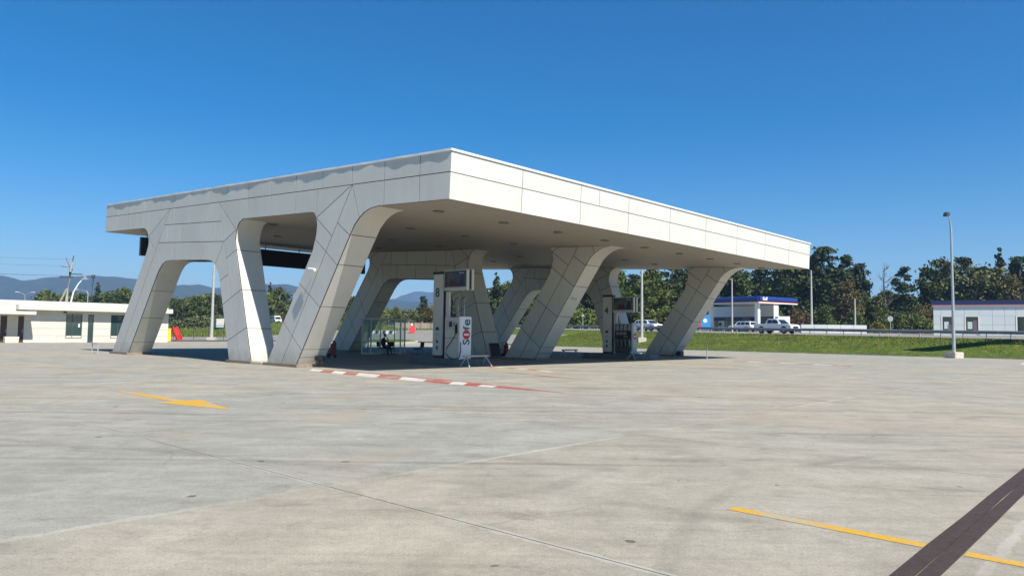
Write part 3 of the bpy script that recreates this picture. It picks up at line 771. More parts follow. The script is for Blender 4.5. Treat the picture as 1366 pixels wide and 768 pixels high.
SCREEN = mat('display_panel', (.012, .010, .013), .12)
def display_box(u, v, z, L_, label, H=1.0):
    r = empty('display_box', W(u, v, z), TH, label, 'display', 'display boxes beside the numbered pillars')
    for x0 in (-.24, .08):
        mb = MB(); mb.box(x0, x0 + .15, -L_, 0, 0, H); mb.done('case', BEIGE, r, bevel=.01)
    mb = MB(); mb.box(-.09, .08, -L_ + .05, -.03, .05, H - .05); mb.done('inner_frame', BLACK, r)
    mb = MB(); mb.box(-.252, -.239, -L_ + .07, -.05, .16, H - .05); mb.done('screen', SCREEN, r)
    mb = MB(); mb.box(-.252, -.239, -L_ + .07, -.05, .075, .155); mb.done('caption_bar', mat('caption_white', (.5, .5, .52), .5), r)
    text('caption', 'Socar', .15, mat('caption_ink', (.55, .55, .6), .6), r, (-.254, -L_ + .38, H - .16), (PI / 2, 0, -PI / 2), .002)
    # faint artwork: thin peaks in red and violet
    for poly, mm in ((((.25, .2), (.5, .62), (.62, .42), (.8, .60), (.95, .2)), mat('art_red', (.07, .012, .02), .4)), (((.9, .2), (1.15, .66), (1.3, .72), (1.42, .2)), mat('art_violet', (.025, .018, .06), .4))):
        P = [(-.05 - p[0] * (L_ - .15) / 1.5, p[1]) for p in poly]
        mb = MB(); mb.prism(P, -.2525, -.2555, lambda p, d: (d, p[0], p[1])); mb.done('artwork', mm, r)
    return r
pillar(8.45, 7.35, '8', 4.25, TEAL, 'tall beige pillar with black cap and number 8 beside the white fuel pump')
display_box(7.95, 7.35, 3.62, 1.62, 'dark landscape display box on pillar 8 above the white fuel pump')
pillar(9.3, 23.1, '4', 3.86, mat('rust_number', (.16, .05, .025), .6), 'tall beige pillar with black cap and number 4 beside the open nozzle pump')
display_box(8.8, 23.1, 3.02, 1.62, 'dark landscape display box on pillar 4 above the open nozzle pump')

def no_entry(r, x, y, z, rad, ax):
    s = empty('no_entry_sign', (x, y, z)); s.parent = r
    mb = MB(); mb.lathe([(rad, -.004), (rad, .002)], (0, 0), 24, ax); mb.done('disc', SIGNR, s)
    mb = MB()
    if ax == 'Y': mb.box(-rad * .68, rad * .68, -.010, -.004, -rad * .18, rad * .18)
    else: mb.box(-.010, -.004, -rad * .68, rad * .68, -rad * .18, rad * .18)
    mb.done('bar', WHITEP, s)
# pump 8: closed cabinet
p8 = empty('fuel_pump', W(7.2, 7.35, .33), TH, 'white closed fuel pump with tall rounded SAFE panel and black hose loop', 'fuel pump', 'fuel pumps')
mb = MB(); mb.box(-.33, .33, -.45, .55, .0, 1.98); mb.done('cabinet', BEIGE, p8, bevel=.02)
mb = MB(); mb.box(-.36, -.33, -.2, .42, 1.38, 1.86); mb.done('payment_panel', mat('payment_plate', (.5, .5, .46), .4), p8, bevel=.01)
mb = MB(); mb.box(-.372, -.36, .0, .2, 1.52, 1.78); mb.done('payment_screen', BLACK, p8)
mb = MB(); mb.box(-.375, -.36, -.16, -.12, 1.55, 1.75); mb.done('card_slot', DGREY, p8)
mb = MB(); mb.box(-.333, -.328, -.45, .55, .98, .995); mb.done('door_joint', DGREY, p8)
mb = MB(); mb.prism([(-.38, -.47), (.38, -.47), (.40, -.56), (.33, -.62), (-.33, -.62), (-.40, -.56)], -.02, 2.02, lambda p, d: (p[0], p[1], d)); wp = mb.done('side_panel', WHITEP, p8, bevel=.02)
for s, z in (('S', .80), ('f', 1.46), ('e', 1.74)):
    t = text('lettering', s, {'S': .62, 'f': .6, 'e': .72}[s], TEAL, p8, (.0, -.628, z), (0, 0, 0), bold=.01)
    t.matrix_local = Matrix.Translation((0.02, -.628, z)) @ Matrix.Rotation(PI / 2, 4, 'X') @ Matrix.Rotation(PI / 2, 4, 'Z')
no_entry(p8, 0, -.636, 1.16, .235, 'Y')
mb = MB(); mb.tube([(-.30, -.30, 1.75), (-.42, -.34, 1.5), (-.44, -.30, 1.1), (-.46, -.05, .8), (-.48, .22, .5), (-.46, .30, .25), (-.44, .1, .05), (-.45, -.3, .0), (-.46, -.62, .06), (-.44, -.72, .4), (-.40, -.66, .8)], .022, 8); mb.done('hose', RUB, p8, smooth=True)
mb = MB(); mb.box(-.43, -.36, -.38, -.26, 1.2, 1.62); mb.done('nozzle', RUB, p8, bevel=.02)
for k in range(4):
    y = -.5 + k * .22
    mb = MB(); mb.tube([(0, y, 1.98), (0, y + .02, 2.5), (-.03, y + .05, 2.75), (-.05, y - .08, 2.9), (-.05, y - .22 , 2.96)], .018 if k % 2 else .024, 8); mb.done('hose_arm', mat('hose_red', (.12, .02, .018), .5) if k % 2 else GALV, p8, smooth=True)
# pump 4: open frame with four nozzles
p4 = empty('fuel_pump', W(7.9, 23.15, .33), TH, 'grey fuel pump with four hanging nozzles and black display below pillar 4', 'fuel pump', 'fuel pumps')
mb = MB(); mb.box(-.22, .33, -.5, .75, .0, 1.95); mb.done('cabinet', mat('pump_grey', (.12, .12, .12), .5), p4, bevel=.02)
mb = MB(); mb.box(-.28, .28, -.62, -.50, 0, 2.02); mb.done('side_panel', mat('pump_side', (.42, .45, .46), .45), p4, bevel=.03)
no_entry(p4, 0, -.632, 1.15, .19, 'Y')
mb = MB(); mb.box(-.12, .12, -.626, -.62, 1.45, 1.85); mb.done('notice', mat('pale_notice', (.55, .62, .62), .5), p4)
mb = MB(); mb.box(-.36, -.22, -.46, .70, 1.02, 1.50); mb.done('display_unit', BLACK, p4, bevel=.02)
for k in range(3):
    mb = MB(); mb.box(-.368, -.36, .34 - k * .27, .56 - k * .27, 1.25, 1.42); mb.done('digit_window', mat('lcd', (.22, .23, .21), .3), p4)
mb = MB(); mb.box(-.368, -.36, -.30, -.02, 1.1, 1.17); mb.done('digit_window', MATS['lcd'], p4)
for k in range(4):
    y = .56 - k * .30
    mb = MB(); mb.box(-.25, -.22, y - .11, y + .11, 1.52, 1.93); mb.done('grade_plate', mat('grade_plate', (.35, .36, .36), .5) if k % 2 else GALV, p4)
    mb = MB(); mb.box(-.34, -.22, y - .09, y + .07, .5, .96); mb.done('nozzle_boot', mat('boot', (.28, .28, .27), .5), p4, bevel=.02)
    mb = MB(); mb.tube([(-.35, y, .95), (-.37, y + .02, .75), (-.36, y - .02, .5)], [.045, .05, .03], 8); mb.done('nozzle', RUB, p4)
    mb = MB(); mb.tube([(-.28, y + .05, 1.95), (-.34, y + .10, 1.6), (-.37, y + .12, 1.0), (-.36, y + .12, .4), (-.38, y + .04, .12), (-.38, y - .08, .12), (-.36, y - .06, .45)], .018, 8); mb.done('hose', RUB, p4, smooth=True)
# bollard post
bp_ = empty('marker_post', W(5.0, 28.5), TH, 'thin grey steel post standing on the concrete right of the last leg', 'post')
mb = MB(); mb.tube([(0, 0, 0), (0, 0, .95)], .035, 10); mb.done('tube', GALV, bp_)
mb = MB(); mb.lathe([(.09, 0), (.09, .02)], (0, 0), 12); mb.done('foot_plate', GALV, bp_)
bq = empty('wheel_stop', W(30.9, -.9), TH, 'low grey steel hoop beside the foot of the far left leg', 'hoop')
mb = MB(); mb.tube([(0, .5, 0), (0, .5, .62), (0, -.5, .62), (0, -.5, 0)], .04, 8); mb.done('hoop', GALV, bq)

# ------------------------------------------------------------------ glass booth, chairs, person, extinguishers
bx = Vector((bearing(483.5, 51), 51, 0))
booth = empty('glass_booth', bx, .02, 'glass waiting booth with white metal frame under the middle of the canopy', 'booth')
BW, BH, BD = 2.72, 2.5, 2.4
def bar(name, x0, x1, y0, y1, z0, z1): mb = MB(); mb.box(x0, x1, y0, y1, z0, z1); return mb.done(name, ALU, booth)
for x in (0, .60, 1.26, BW - .08): 
    bar('post', x, x + .09, 0, .09, 0, BH)
for x in (0, BW - .08): bar('post', x, x + .09, BD, BD + .09, 0, BH)
bar('post', 1.9, 1.97, BD, BD + .07, 0, BH)
bar('top_rail', .09, BW - .08, .01, .08, BH - .1, BH - .004); bar('top_rail', .09, BW - .08, BD + .01, BD + .08, BH - .1, BH - .004)
bar('top_rail', .01, .08, .09, BD, BH - .1, BH - .004); bar('top_rail', BW - .07, BW, .09, BD, BH - .1, BH - .004)
bar('bottom_rail', .09, 1.26, .01, .08, .0, .1); bar('bottom_rail', .01, .08, .09, BD, 0, .1); bar('bottom_rail', .09, BW - .08, BD + .01, BD + .08, 0, .1)
for x0, x1 in ((.09, .60), (.69, 1.26)):
    mb = MB(); mb.box(x0, x1, .04, .05, .1, BH - .1); mb.done('pane', GLASSB, booth)
for x0, x1 in ((.09, 1.9), (1.97, BW - .08)):
    mb = MB(); mb.box(x0, x1, BD + .04, BD + .05, .1, BH - .1); mb.done('pane', GLASSB, booth)
mb = MB(); mb.box(.04, .05, .09, BD, .1, BH - .1); mb.done('pane', GLASSB, booth)
mb = MB(); mb.box(1.3, 1.34, -.03, -.01, 1.35, 1.75); mb.done('door_handle', WHITEP, booth)

def office_chair(x, y, rz, label):
    r = empty('visitor_chair', (x, y, 0), rz, label, 'chair', 'black chairs under the canopy')
    mb = MB(); mb.box(-.24, .24, -.23, .23, .42, .49); mb.done('seat', CLOTH, r, bevel=.02)
    b = MB(); b.box(-.23, .23, .22, .27, .58, .92); o = b.done('backrest', CLOTH, r, bevel=.02); o.rotation_euler = (-.12, 0, 0)
    for sx in (-1, 1):
        for sy in (-1, 1):
            m_ = MB(); m_.tube([(.22 * sx, .2 * sy, .43), (.26 * sx, .26 * sy, 0)], .014, 6); m_.done('leg', BLACK, r)
        m_ = MB(); m_.tube([(.23 * sx, .2, .44), (.23 * sx, .27, .62)], .013, 6); m_.done('back_support', BLACK, r)
    return r
PX, PY = bearing(513, 50.2), 50.2
office_chair(PX - .05, PY, 1.35, 'black chair the dark dressed person is sitting on')
office_chair(bearing(523, 50.6), 50.6, .25, 'empty black chair beside the seated person')
office_chair(bearing(559, 49.5), 49.5, -.9, 'empty black chair standing alone left of pillar 8')

def skin_chain(name, pts, edges, radii, m, parent, sub=1):
    me = bpy.data.meshes.new(name); me.from_pydata(pts, edges, []); o = link(name, me, None, parent)
    md = o.modifiers.new('skin', 'SKIN')
    for i, r in enumerate(radii): me.skin_vertices[0].data[i].radius = (r, r) if not isinstance(r, tuple) else r
    me.skin_vertices[0].data[0].use_root = True
    o.modifiers.new('sub', 'SUBSURF').levels = sub; o.modifiers['sub'].render_levels = sub
    bpy.context.view_layer.update()
    dg = bpy.context.evaluated_depsgraph_get(); m2 = bpy.data.meshes.new_from_object(o.evaluated_get(dg))
    bpy.data.objects.remove(o); m2.materials.clear(); m2.materials.append(m)
    for p in m2.polygons: p.use_smooth = True; p.material_index = 0
    return link(name, m2, None, parent)
# seated person facing right (local +x), hand raised to the face, legs forward
per = empty('person', (PX, PY, 0), -.25, 'person in dark clothes sitting on a black chair with a hand raised to the face', 'person')
pts = [(0, 0, .56), (-.03, 0, .78), (-.01, 0, 1.0), (.03, 0, 1.12), (.07, 0, 1.20),                 # pelvis, waist, chest, neck
       (.0, .18, 1.06), (.12, .24, .86), (.30, .13, 1.02), (.22, .05, 1.17),                          # left arm, hand to the face
       (.0, -.18, 1.06), (.03, -.24, .82), (.26, -.19, .68), (.34, -.17, .66),                        # right arm on the thigh
       (.05, .10, .54), (.45, .13, .55), (.50, .13, .30), (.56, .13, .06), (.68, .14, .04),           # left leg
       (.05, -.10, .54), (.44, -.13, .55), (.40, -.13, .30), (.40, -.13, .06), (.52, -.14, .04)]
ed = [(0, 1), (1, 2), (2, 3), (3, 4), (2, 5), (5, 6), (6, 7), (7, 8), (2, 9), (9, 10), (10, 11), (11, 12), (0, 13), (13, 14), (14, 15), (15, 16), (16, 17), (0, 18), (18, 19), (19, 20), (20, 21), (21, 22)]
ra = [(.20, .18), (.19, .17), (.21, .17), .09, .06, .065, .05, .04, .035, .065, .05, .04, .035, .09, .075, .06, .045, .04, .09, .075, .06, .045, .04]
skin_chain('body', pts, ed, ra, CLOTH, per)
mb = MB(); bmesh.ops.create_icosphere(mb.bm, subdivisions=3, radius=.105)
for v_ in mb.bm.verts:
    x, y, z = v_.co; k = 1.0
    if z < -.02: x *= .92; y *= .82
    x *= 1.0; y *= .8; z *= 1.15
    if x > .075 and abs(y) < .02 and -.03 < z < .02: x += .025          # nose
    if x > .07 and .02 < z < .045 and .015 < abs(y) < .045: x -= .012     # eye sockets
    if x > .06 and -.07 < z < -.055 and abs(y) < .03: x -= .006           # mouth
    if abs(y) > .075 and abs(z) < .03 and abs(x) < .02: y *= 1.15         # ears
    v_.co = (x + .10, y, z + 1.32)
mb.done('head', SKIN, per, smooth=True)
mb = MB(); bmesh.ops.create_icosphere(mb.bm, subdivisions=3, radius=.115)
for v_ in list(mb.bm.verts):
    x, y, z = v_.co
    if x > .035 and z < .055: mb.bm.verts.remove(v_); continue
    if z < -.05: mb.bm.verts.remove(v_); continue
    v_.co = (x + .095, y * .84, z * 1.13 + 1.33)
mb.done('hair', HAIR, per, smooth=True)
def hand(c, d, side, curl):
    c = Vector(c); d = Vector(d).normalized(); s = Vector(side).normalized(); n_ = d.cross(s)
    P = [tuple(c), tuple(c + d * .05), tuple(c + d * .09)]; E_ = [(0, 1), (1, 2)]; R_ = [.022, .03, .028]
    for k, ln in enumerate((.065, .075, .07, .055)):
        b = len(P); o_ = s * (-.027 + .018 * k)
        for q in range(3):
            t = (q + 1) / 3; P.append(tuple(c + d * (.09 + ln * t * math.cos(curl * t)) + o_ + n_ * ln * t * math.sin(curl * t)))
        E_ += [(2, b), (b, b + 1), (b + 1, b + 2)]; R_ += [.0095, .009, .008]
    b = len(P); P += [tuple(c + d * .05 - s * .045), tuple(c + d * .085 - s * .06 + n_ * .012)]; E_ += [(1, b), (b, b + 1)]; R_ += [.012, .009]
    skin_chain('hand', P, E_, R_, SKIN, per)
hand((.21, .06, 1.17), (-.3, -.1, .8), (0, 1, 0), .8); hand((.33, -.17, .66), (1, .1, -.15), (0, 1, .1), .5)
def extinguisher(u, v, label):
    r = empty('fire_extinguisher', W(u, v), TH, label, 'fire extinguisher', 'wheeled fire extinguishers behind the legs')
    mb = MB(); mb.lathe([(.02, .12), (.16, .13), (.17, .2), (.17, .72), (.13, .82), (.05, .86), (.05, .9)], (0, 0), 16); mb.done('tank', mat('dull_red', (.28, .03, .02), .5), r, smooth=True)
    mb = MB(); mb.tube([(0, 0, .88), (.05, .05, .98), (.2, .05, .9), (.22, .0, .4)], .03); mb.done('hose', RUB, r)
    mb = MB(); mb.tube([(-.18, .1, .15), (-.18, .12, 1.0), (.18, .12, 1.0), (.18, .1, .15)], .02); mb.done('handle', BLACK, r)
    for x in (-.22, .22):
        mb = MB(); mb.lathe([(.13, x - .025), (.13, x + .025)], (.1, .13), 14, 'X'); mb.done('wheel', RUB, r)
extinguisher(18.2, 7.75, 'dark red wheeled fire extinguisher half hidden behind the near large leg')
extinguisher(13.9, 18.1, 'dark red wheeled fire extinguisher in the notch between the middle frame legs')

# ------------------------------------------------------------------ street lamps, poles, guardrail, signs
def lamp_post(x, y, h, label, style='single', base=True, ry=0., lean=0., r0=.11):
    z = hgt(x, y) + (.09 if hgt(x, y) > .01 else 0)
    r = empty('street_lamp', (x, y, z), ry, label, 'street lamp', 'street lamps')
    if base:
        mb = MB(); mb.box(-.5, .5, -.5, .5, -.2, .5); mb.done('concrete_block', STONE2, r, bevel=.03)
    top = h - .3
    if style == 'single':
        P = [(0, 0, .0), (0, 0, h * .5), (-.02, 0, h * .9), (-.12, 0, h - .35), (-.38, 0, h)]
        mb = MB(); mb.tube(P, [r0, r0 * .75, r0 * .6, .05, .045], 10); mb.done('pole', GALV, r, smooth=True)
        mb = MB(); mb.prism([(-.66, h - .08), (-.30, h - .02), (-.27, h + .24), (-.58, h + .30), (-.70, h + .08)], -.19, .19, lambda p, d: (p[0], d, p[1])); mb.done('lamp_head', DGREY, r, bevel=.03)
    elif style == 'plain':
        mb = MB(); mb.tube([(0, 0, 0), (0, 0, h)], [r0, r0 * .55], 10); mb.done('pole', mat('concrete_pole', (.4, .39, .36), .8, noise=.1), r, smooth=True)
        mb = MB(); mb.box(-.3, .1, -.1, .1, h - .02, h + .1); mb.done('lamp_head', DGREY, r)
    elif style == 'double':
        mb = MB(); mb.tube([(0, 0, 0), (0, 0, h - .5)], [r0, r0 * .55], 10); mb.done('pole', GALV, r, smooth=True)
        for s in (-1, 1):
            mb = MB(); mb.tube([(0, 0, h - .6), (.6 * s, 0, h - .2), (1.8 * s, 0, h)], .05); mb.done('arm', GALV, r)
            mb = MB(); mb.box(1.7 * s - .4, 1.7 * s + .4, -.14, .14, h - .02, h + .1); mb.done('lamp_head', WHITEP, r, bevel=.03)
    elif style == 'arm':
        mb = MB(); mb.tube([(0, 0, 0), (0, 0, h - .6), (-.25, 0, h - .15), (-2.2, 0, h + .2)], [r0, r0 * .55, .05, .04], 10); mb.done('pole', GALV, r, smooth=True)
        mb = MB(); mb.box(-2.8, -2.0, -.13, .13, h + .13, h + .24); mb.done('lamp_head', WHITEP, r, bevel=.03)
    return r
lamp_post(bearing(1272, 61.5), 61.5, 11.9, 'tall grey street lamp on a concrete block at the edge of the lawn', ry=.35, r0=.14)
lamp_post(bearing(856.5, 90), 90, 10.4, 'white street lamp pole standing behind the pump of pillar 4', style='plain', r0=.2)
lamp_post(bearing(284, 99), 99, 10.6, 'grey lamp pole seen through the left arch of the canopy', style='plain', r0=.22)
lamp_post(bearing(391.5, 115), 115, 7.6, 'small lamp with box and side arm seen between the near canopy legs', style='arm', base=False, ry=PI, r0=.13)
lamp_post(bearing(977, 112), 112, 8.2, 'grey lamp pole before the white and blue filling station', style='plain', base=False, r0=.15)
lamp_post(bearing(1083, 120), 120, 10.2, 'tall concrete pole rising just right of the canopy corner', style='plain', base=False, r0=.2)
lamp_post(bearing(1141, 118), 118, 5.6, 'short concrete pole behind the long white barrier', style='plain', base=False, r0=.17)
lamp_post(bearing(33, 160), 160, 9.0, 'twin arm street lamp rising behind the left building roof', style='double', base=False, r0=.12)
lamp_post(bearing(117, 150), 150, 9.1, 'single arm street lamp left of the trees behind the left building', style='arm', base=False, r0=.12)
# utility pole group behind the left building
ux, uy = bearing(88, 112), 112
ut = empty('utility_pole', (ux, uy, hgt(ux, uy)), .2, 'pale concrete utility pole with crossarm and slanted strut behind the left building', 'utility pole')
CP = mat('pale_pole', (.36, .34, .28), .8, noise=.08)
mb = MB(); mb.tube([(0, 0, 0), (.1, 0, 6), (.42, 0, 10.0), (.62, 0, 11.6)], [.24, .21, .18, .14], 10); mb.done('pole', CP, ut, smooth=True)
mb = MB(); mb.tube([(-3.2, .4, 0), (.05, 0, 7.4)], .16, 8); mb.done('strut', CP, ut)
mb = MB(); mb.box(-1.0, .8, -.1, .1, 9.1, 9.32); mb.done('crossarm', DGREY, ut)
mb = MB(); mb.box(.4, 2.1, -.09, .09, 9.6, 9.75); mb.done('crossarm', DGREY, ut)
mb = MB(); mb.tube([(.62, 0, 11.5), (.8, 0, 12.5)], .08); mb.done('insulator_pin', DGREY, ut)
mb = MB(); mb.tube([(.4, 0, 10.6), (-.1, 0, 11.6), (-.3, 0, 12.2)], .05); mb.tube([(.4, 0, 10.7), (-.9, 0, 10.8)], .045); mb.done('bracket', mat('dull_maroon', (.2, .04, .05), .6), ut)
for x in (.35, .62): 
    mb = MB(); mb.lathe([(.1, 10.2), (.13, 10.35), (.1, 10.5)], (x, 0), 8); mb.done('insulator', DGREY, ut)
u3 = empty('flood_mast', (ux + 1.0, uy - .5, hgt(ux, uy)), .2, 'curved white mast with lamp cluster right of the concrete utility pole', 'light mast')
mb = MB(); mb.tube([(-.1, 0, 0), (.0, 0, 5.0), (.35, 0, 6.9), (1.0, 0, 8.2), (1.55, 0, 8.9)], [.14, .13, .11, .09, .07], 10); mb.done('mast', WHITEP, u3, smooth=True)
mb = MB(); mb.box(1.5, 2.3, -.25, .25, 8.85, 9.05); mb.box(1.8, 2.0, -.2, .2, 9.05, 9.4); mb.done('lamp_cluster', GALV, u3)
u4 = empty('utility_pole', (ux + 1.9, uy + 3, hgt(ux, uy)), .2, 'thin dark blue pole with small transformer behind the curved mast', 'utility pole')
mb = MB(); mb.tube([(.0, 0, 0), (.1, 0, 5), (.4, 0, 9.6)], .07); mb.done('pole', NAVY, u4)
mb = MB(); mb.box(.1, .6, -.2, .2, 9.3, 9.8); mb.done('transformer', DGREY, u4, bevel=.05)
# overhead wires from the utility pole towards the left
wr = empty('overhead_wires', (ux, uy, 0), 0, 'thin overhead wires running left from the concrete utility pole', 'power lines')
for k, (z, xo) in enumerate(((9.4, -.7), (10.9, -.5), (11.9, .7), (9.4, .6))):
    P = [(xo - 60 * t, -12 * t, z + 3.2 * t - 4 * .9 * t * (1 - t)) for t in np.linspace(0, 1, 14)]
    mb = MB(); mb.tube(P, .012, 4); mb.done('wire', DGREY, wr)

# highway guardrail: posts and beam lengths
gr = empty('guardrail', hw(0, 0), 0, 'long galvanised steel guardrail on posts along the near edge of the highway', 'guardrail')
gr.location = (0, 0, 0)
GA = math.atan2(Gd.y, Gd.x)
mb = MB(); prof = [(-.02, .42), (.04, .48), (-.01, .55), (-.01, .60), (.04, .66), (-.02, .73), (-.035, .73), (.02, .66), (-.03, .60), (-.03, .55), (.02, .48), (-.035, .42)]
mb.prism(prof, -1.99, 1.99, lambda p, d: (d, p[0], p[1])); beam = mb.done('beam', mat('rail_steel', (.17, .19, .21), .4, .3, noise=.1, rnd=.12), gr)
mb = MB(); mb.box(-.05, .05, -.1, -.02, -.2, .72); gpost = mb.done('post', GALV, gr)
first = True
for k in range(-22, 110):
    s = k * 4.
    if k < 80:
        b = beam if first else beam.copy()
        if not first: COL.objects.link(b); b.parent = gr
        p = hw(s, .35); b.location = (p.x, p.y, road_z(p.y) + .12); b.rotation_euler = (0, -.0095, GA)
    for q in ((s - 1, s + 1) if k < 50 else (s,)):
        o = gpost if first else gpost.copy()
        if not first: COL.objects.link(o); o.parent = gr
        first = False
        p = hw(q, .35); o.location = (p.x, p.y, road_z(p.y) + .12); o.rotation_euler = (0, 0, GA)
    first = False
# round road sign and small white sign
def round_sign(px, Y, h, label, m=GALV, rad=.45):
    x = bearing(px, Y); z = hgt(x, Y) + .1
    r = empty('road_sign', (x, Y, z), 0, label, 'road sign')
    mb = MB(); mb.tube([(0, 0, 0), (0, 0, h)], .05); mb.done('post', GALV, r)
    mb = MB(); mb.lathe([(rad, -.02), (rad, .02)], (0, h - rad), 20, 'Y'); mb.done('disc', m, r)
round_sign(1188, 118, 2.9, 'grey backed round road sign on a post at the foot of the dark trees')
round_sign(778, 122, 2.6, 'narrow white road sign post beyond the guardrail left of pillar 4', GALV, .2)

bb = empty('lawn_shadow_caster', (48.1, 55.8, 0), -.3, 'tall blank grey billboard added out of view beyond the right edge to shade the lawn', 'shadow_caster')  # added stand-in for an unseen object; its cast shadow darkens the lawn
mb = MB(); mb.box(-4.3, 4.3, -.15, .15, 12.6, 15.2); mb.done('board', GREYC, bb, bevel=.03)
mb = MB(); mb.tube([(0, .3, -.5), (0, .3, 14)], [.3, .22], 12); mb.done('mast', GALV, bb)
# ------------------------------------------------------------------ vehicles
def arc(cx, cz, r, a0, a1, n=10): return [(cx + r * math.cos(a0 + (a1 - a0) * i / n), cz + r * math.sin(a0 + (a1 - a0) * i / n)) for i in range(n + 1)]
def vehicle(name, label, cat, loc, rz, L_, Wd, body, cabin, wheels, wr_, paint, side_windows, screens, bed=None, group='vehicles on or beside the highway', taper=.82):
    """body/cabin: (x,z) outlines, +x is the front"""
    r = empty(name, loc, rz, label, cat, group); hw_ = Wd / 2
    zb = min(p[1] for p in cabin); zt = max(p[1] for p in cabin)
    def yb(z): return hw_ if z <= zb else hw_ * (1 - (1 - taper) * (z - zb) / (zt - zb))
    mb = MB(); mb.prism(body, -hw_, hw_, lambda p, d: (p[0], d, p[1])); mb.done('body', paint, r, bevel=.035, smooth=True)
    mb = MB(); A = [mb.bm.verts.new((x, yb(z) - .03, z)) for x, z in cabin]; B = [mb.bm.verts.new((x, -yb(z) + .03, z)) for x, z in cabin]
    mb.bm.faces.new(A); mb.bm.faces.new(B[::-1])
    for i in range(len(cabin)): j = (i + 1) % len(cabin); mb.bm.faces.new((A[i], B[i], B[j], A[j]))
    mb.done('cabin', paint, r, bevel=.03, smooth=True)
    mb = MB(); x0, x1 = min(p[0] for p in body), max(p[0] for p in body); zlo = min(p[1] for p in body)
    mb.box(x0 + .25, x1 - .25, -hw_ + .12, hw_ - .12, zlo - .08, zlo + .35); mb.done('underbody', BLACK, r)
    for wnd in side_windows:
        for s in (-1, 1):
            mb = MB(); mb.prism(wnd, 0, .02, lambda p, d: (p[0], s * (yb(p[1]) - .035 + d), p[1])); mb.done('side_window', GLASSD, r)
    for (xa, za), (xb, zb_) in screens:
        n_ = Vector((zb_ - za, 0, -(xb - xa))).normalized()
        if n_.x * (1 if (xa + xb) > 0 else -1) < 0: n_ = -n_
        if xa + xb > x0 + x1: n_ = n_ if n_.x > 0 else -n_
        else: n_ = n_ if n_.x < 0 else -n_
        mb = MB(); vs_ = []
        for off in (-.01, .015):
            for (x, z) in ((xa, za), (xb, zb_)):
                for s in (-1, 1): vs_.append(mb.bm.verts.new((x + n_.x * off, s * (yb(z) - .14), z + n_.z * off)))
        for f in ((0, 1, 3, 2), (4, 6, 7, 5), (0, 4, 5, 1), (2, 3, 7, 6), (0, 2, 6, 4), (1, 5, 7, 3)): mb.bm.faces.new([vs_[i] for i in f])
        mb.done('windscreen', GLASSD, r)
    for wx in wheels:
        for s in (-1, 1):
            w_ = empty('wheel', (wx, s * (hw_ - .13), wr_)); w_.parent = r
            mb = MB(); mb.lathe([(wr_ * .62, -.11), (wr_ * .95, -.11), (wr_, -.07), (wr_, .07), (wr_ * .95, .11), (wr_ * .62, .11)], (0, 0), 22, 'Y'); mb.done('tyre', RUB, w_, smooth=True)
            mb = MB(); mb.lathe([(wr_ * .60, -.1), (wr_ * .60, .118), (wr_ * .45, .10), (wr_ * .1, .125)] if s > 0 else [(wr_ * .60, .1), (wr_ * .60, -.118), (wr_ * .45, -.10), (wr_ * .1, -.125)], (0, 0), 14, 'Y'); mb.done('rim', GALV, w_)
    for s in (-1, 1):
        zf = zb - .28
        mb = MB(); mb.box(x1 - .16, x1 + .012, s * (hw_ - .28) - .16, s * (hw_ - .28) + .16, zf - .09, zf + .07); mb.done('headlight', mat('headlight', (.6, .62, .65), .15), r, bevel=.02)
        mb = MB(); mb.box(x0 - .012, x0 + .1, s * (hw_ - .16) - .09, s * (hw_ - .16) + .09, zf - .15, zf + .15); mb.done('tail_light', SIGNR, r, bevel=.02)
        mb = MB(); mxp = max(p[0] for p in side_windows[-1]) if side_windows else x1 - 1.5
        mb.box(mxp - .08, mxp + .08, s * (hw_ + .1) - .09, s * (hw_ + .1) + .09, zb - .0, zb + .16); mb.done('mirror', paint, r, bevel=.02)
    mb = MB(); mb.box(x1 - .03, x1 + .015, -.45, .45, zlo + .2, zlo + .48); mb.done('grille', BLACK, r)
    return r
Wf = 1.0
def pickup_parts():
    bodyp = [(-2.62, .55)] + [(-2.1, .52)] + arc(-1.55, .45, .47, PI, 0) + [(.85, .42)] + arc(1.62, .45, .47, PI, 0)[0:] + [(2.5, .48), (2.66, .62), (2.62, .98), (2.35, 1.12), (1.35, 1.2), (-.75, 1.2), (-.78, 1.22), (-2.62, 1.2)]
    cab = [(1.25, 1.15), (.62, 1.72), (.3, 1.80), (-.55, 1.80), (-.78, 1.68), (-.92, 1.15)]
    win = [[(-.72, 1.24), (-.66, 1.66), (-.5, 1.70), (-.05, 1.70), (-.05, 1.24)], [(.02, 1.24), (.02, 1.70), (.35, 1.70), (.62, 1.6), (1.0, 1.24)]]
    return bodyp, cab, win
bodyp, cab, win = pickup_parts()
s_pick = 0
def place(px, Y): x = bearing(px, Y); return Vector((x, Y, road_z(Y) + .14))
RZ = GA + PI
pk = vehicle('pickup_truck', 'white double cab pickup truck driving on the highway behind the guardrail', 'pickup truck', place(1036, 90), RZ, 5.3, 1.85, bodyp, cab, (-1.55, 1.62), .39, CAR, win, [((1.24, 1.22), (.66, 1.70)), ((-.91, 1.24), (-.80, 1.66))])
mb = MB(); mb.box(-2.5, -1.0, -.75, .75, 1.195, 1.212); mb.done('load_bed', BLACK, pk)
bodys = [(-2.2, .5), (-1.85, .42)] + arc(-1.35, .4, .42, PI, 0) + [(.9, .36)] + arc(1.38, .4, .42, PI, 0) + [(2.1, .42), (2.24, .6), (2.18, .88), (1.9, 1.0), (1.1, 1.1), (-2.1, 1.1), (-2.24, .9)]
cabs = [(1.15, 1.06), (.45, 1.55), (.1, 1.62), (-1.3, 1.62), (-1.75, 1.5), (-2.1, 1.06)]
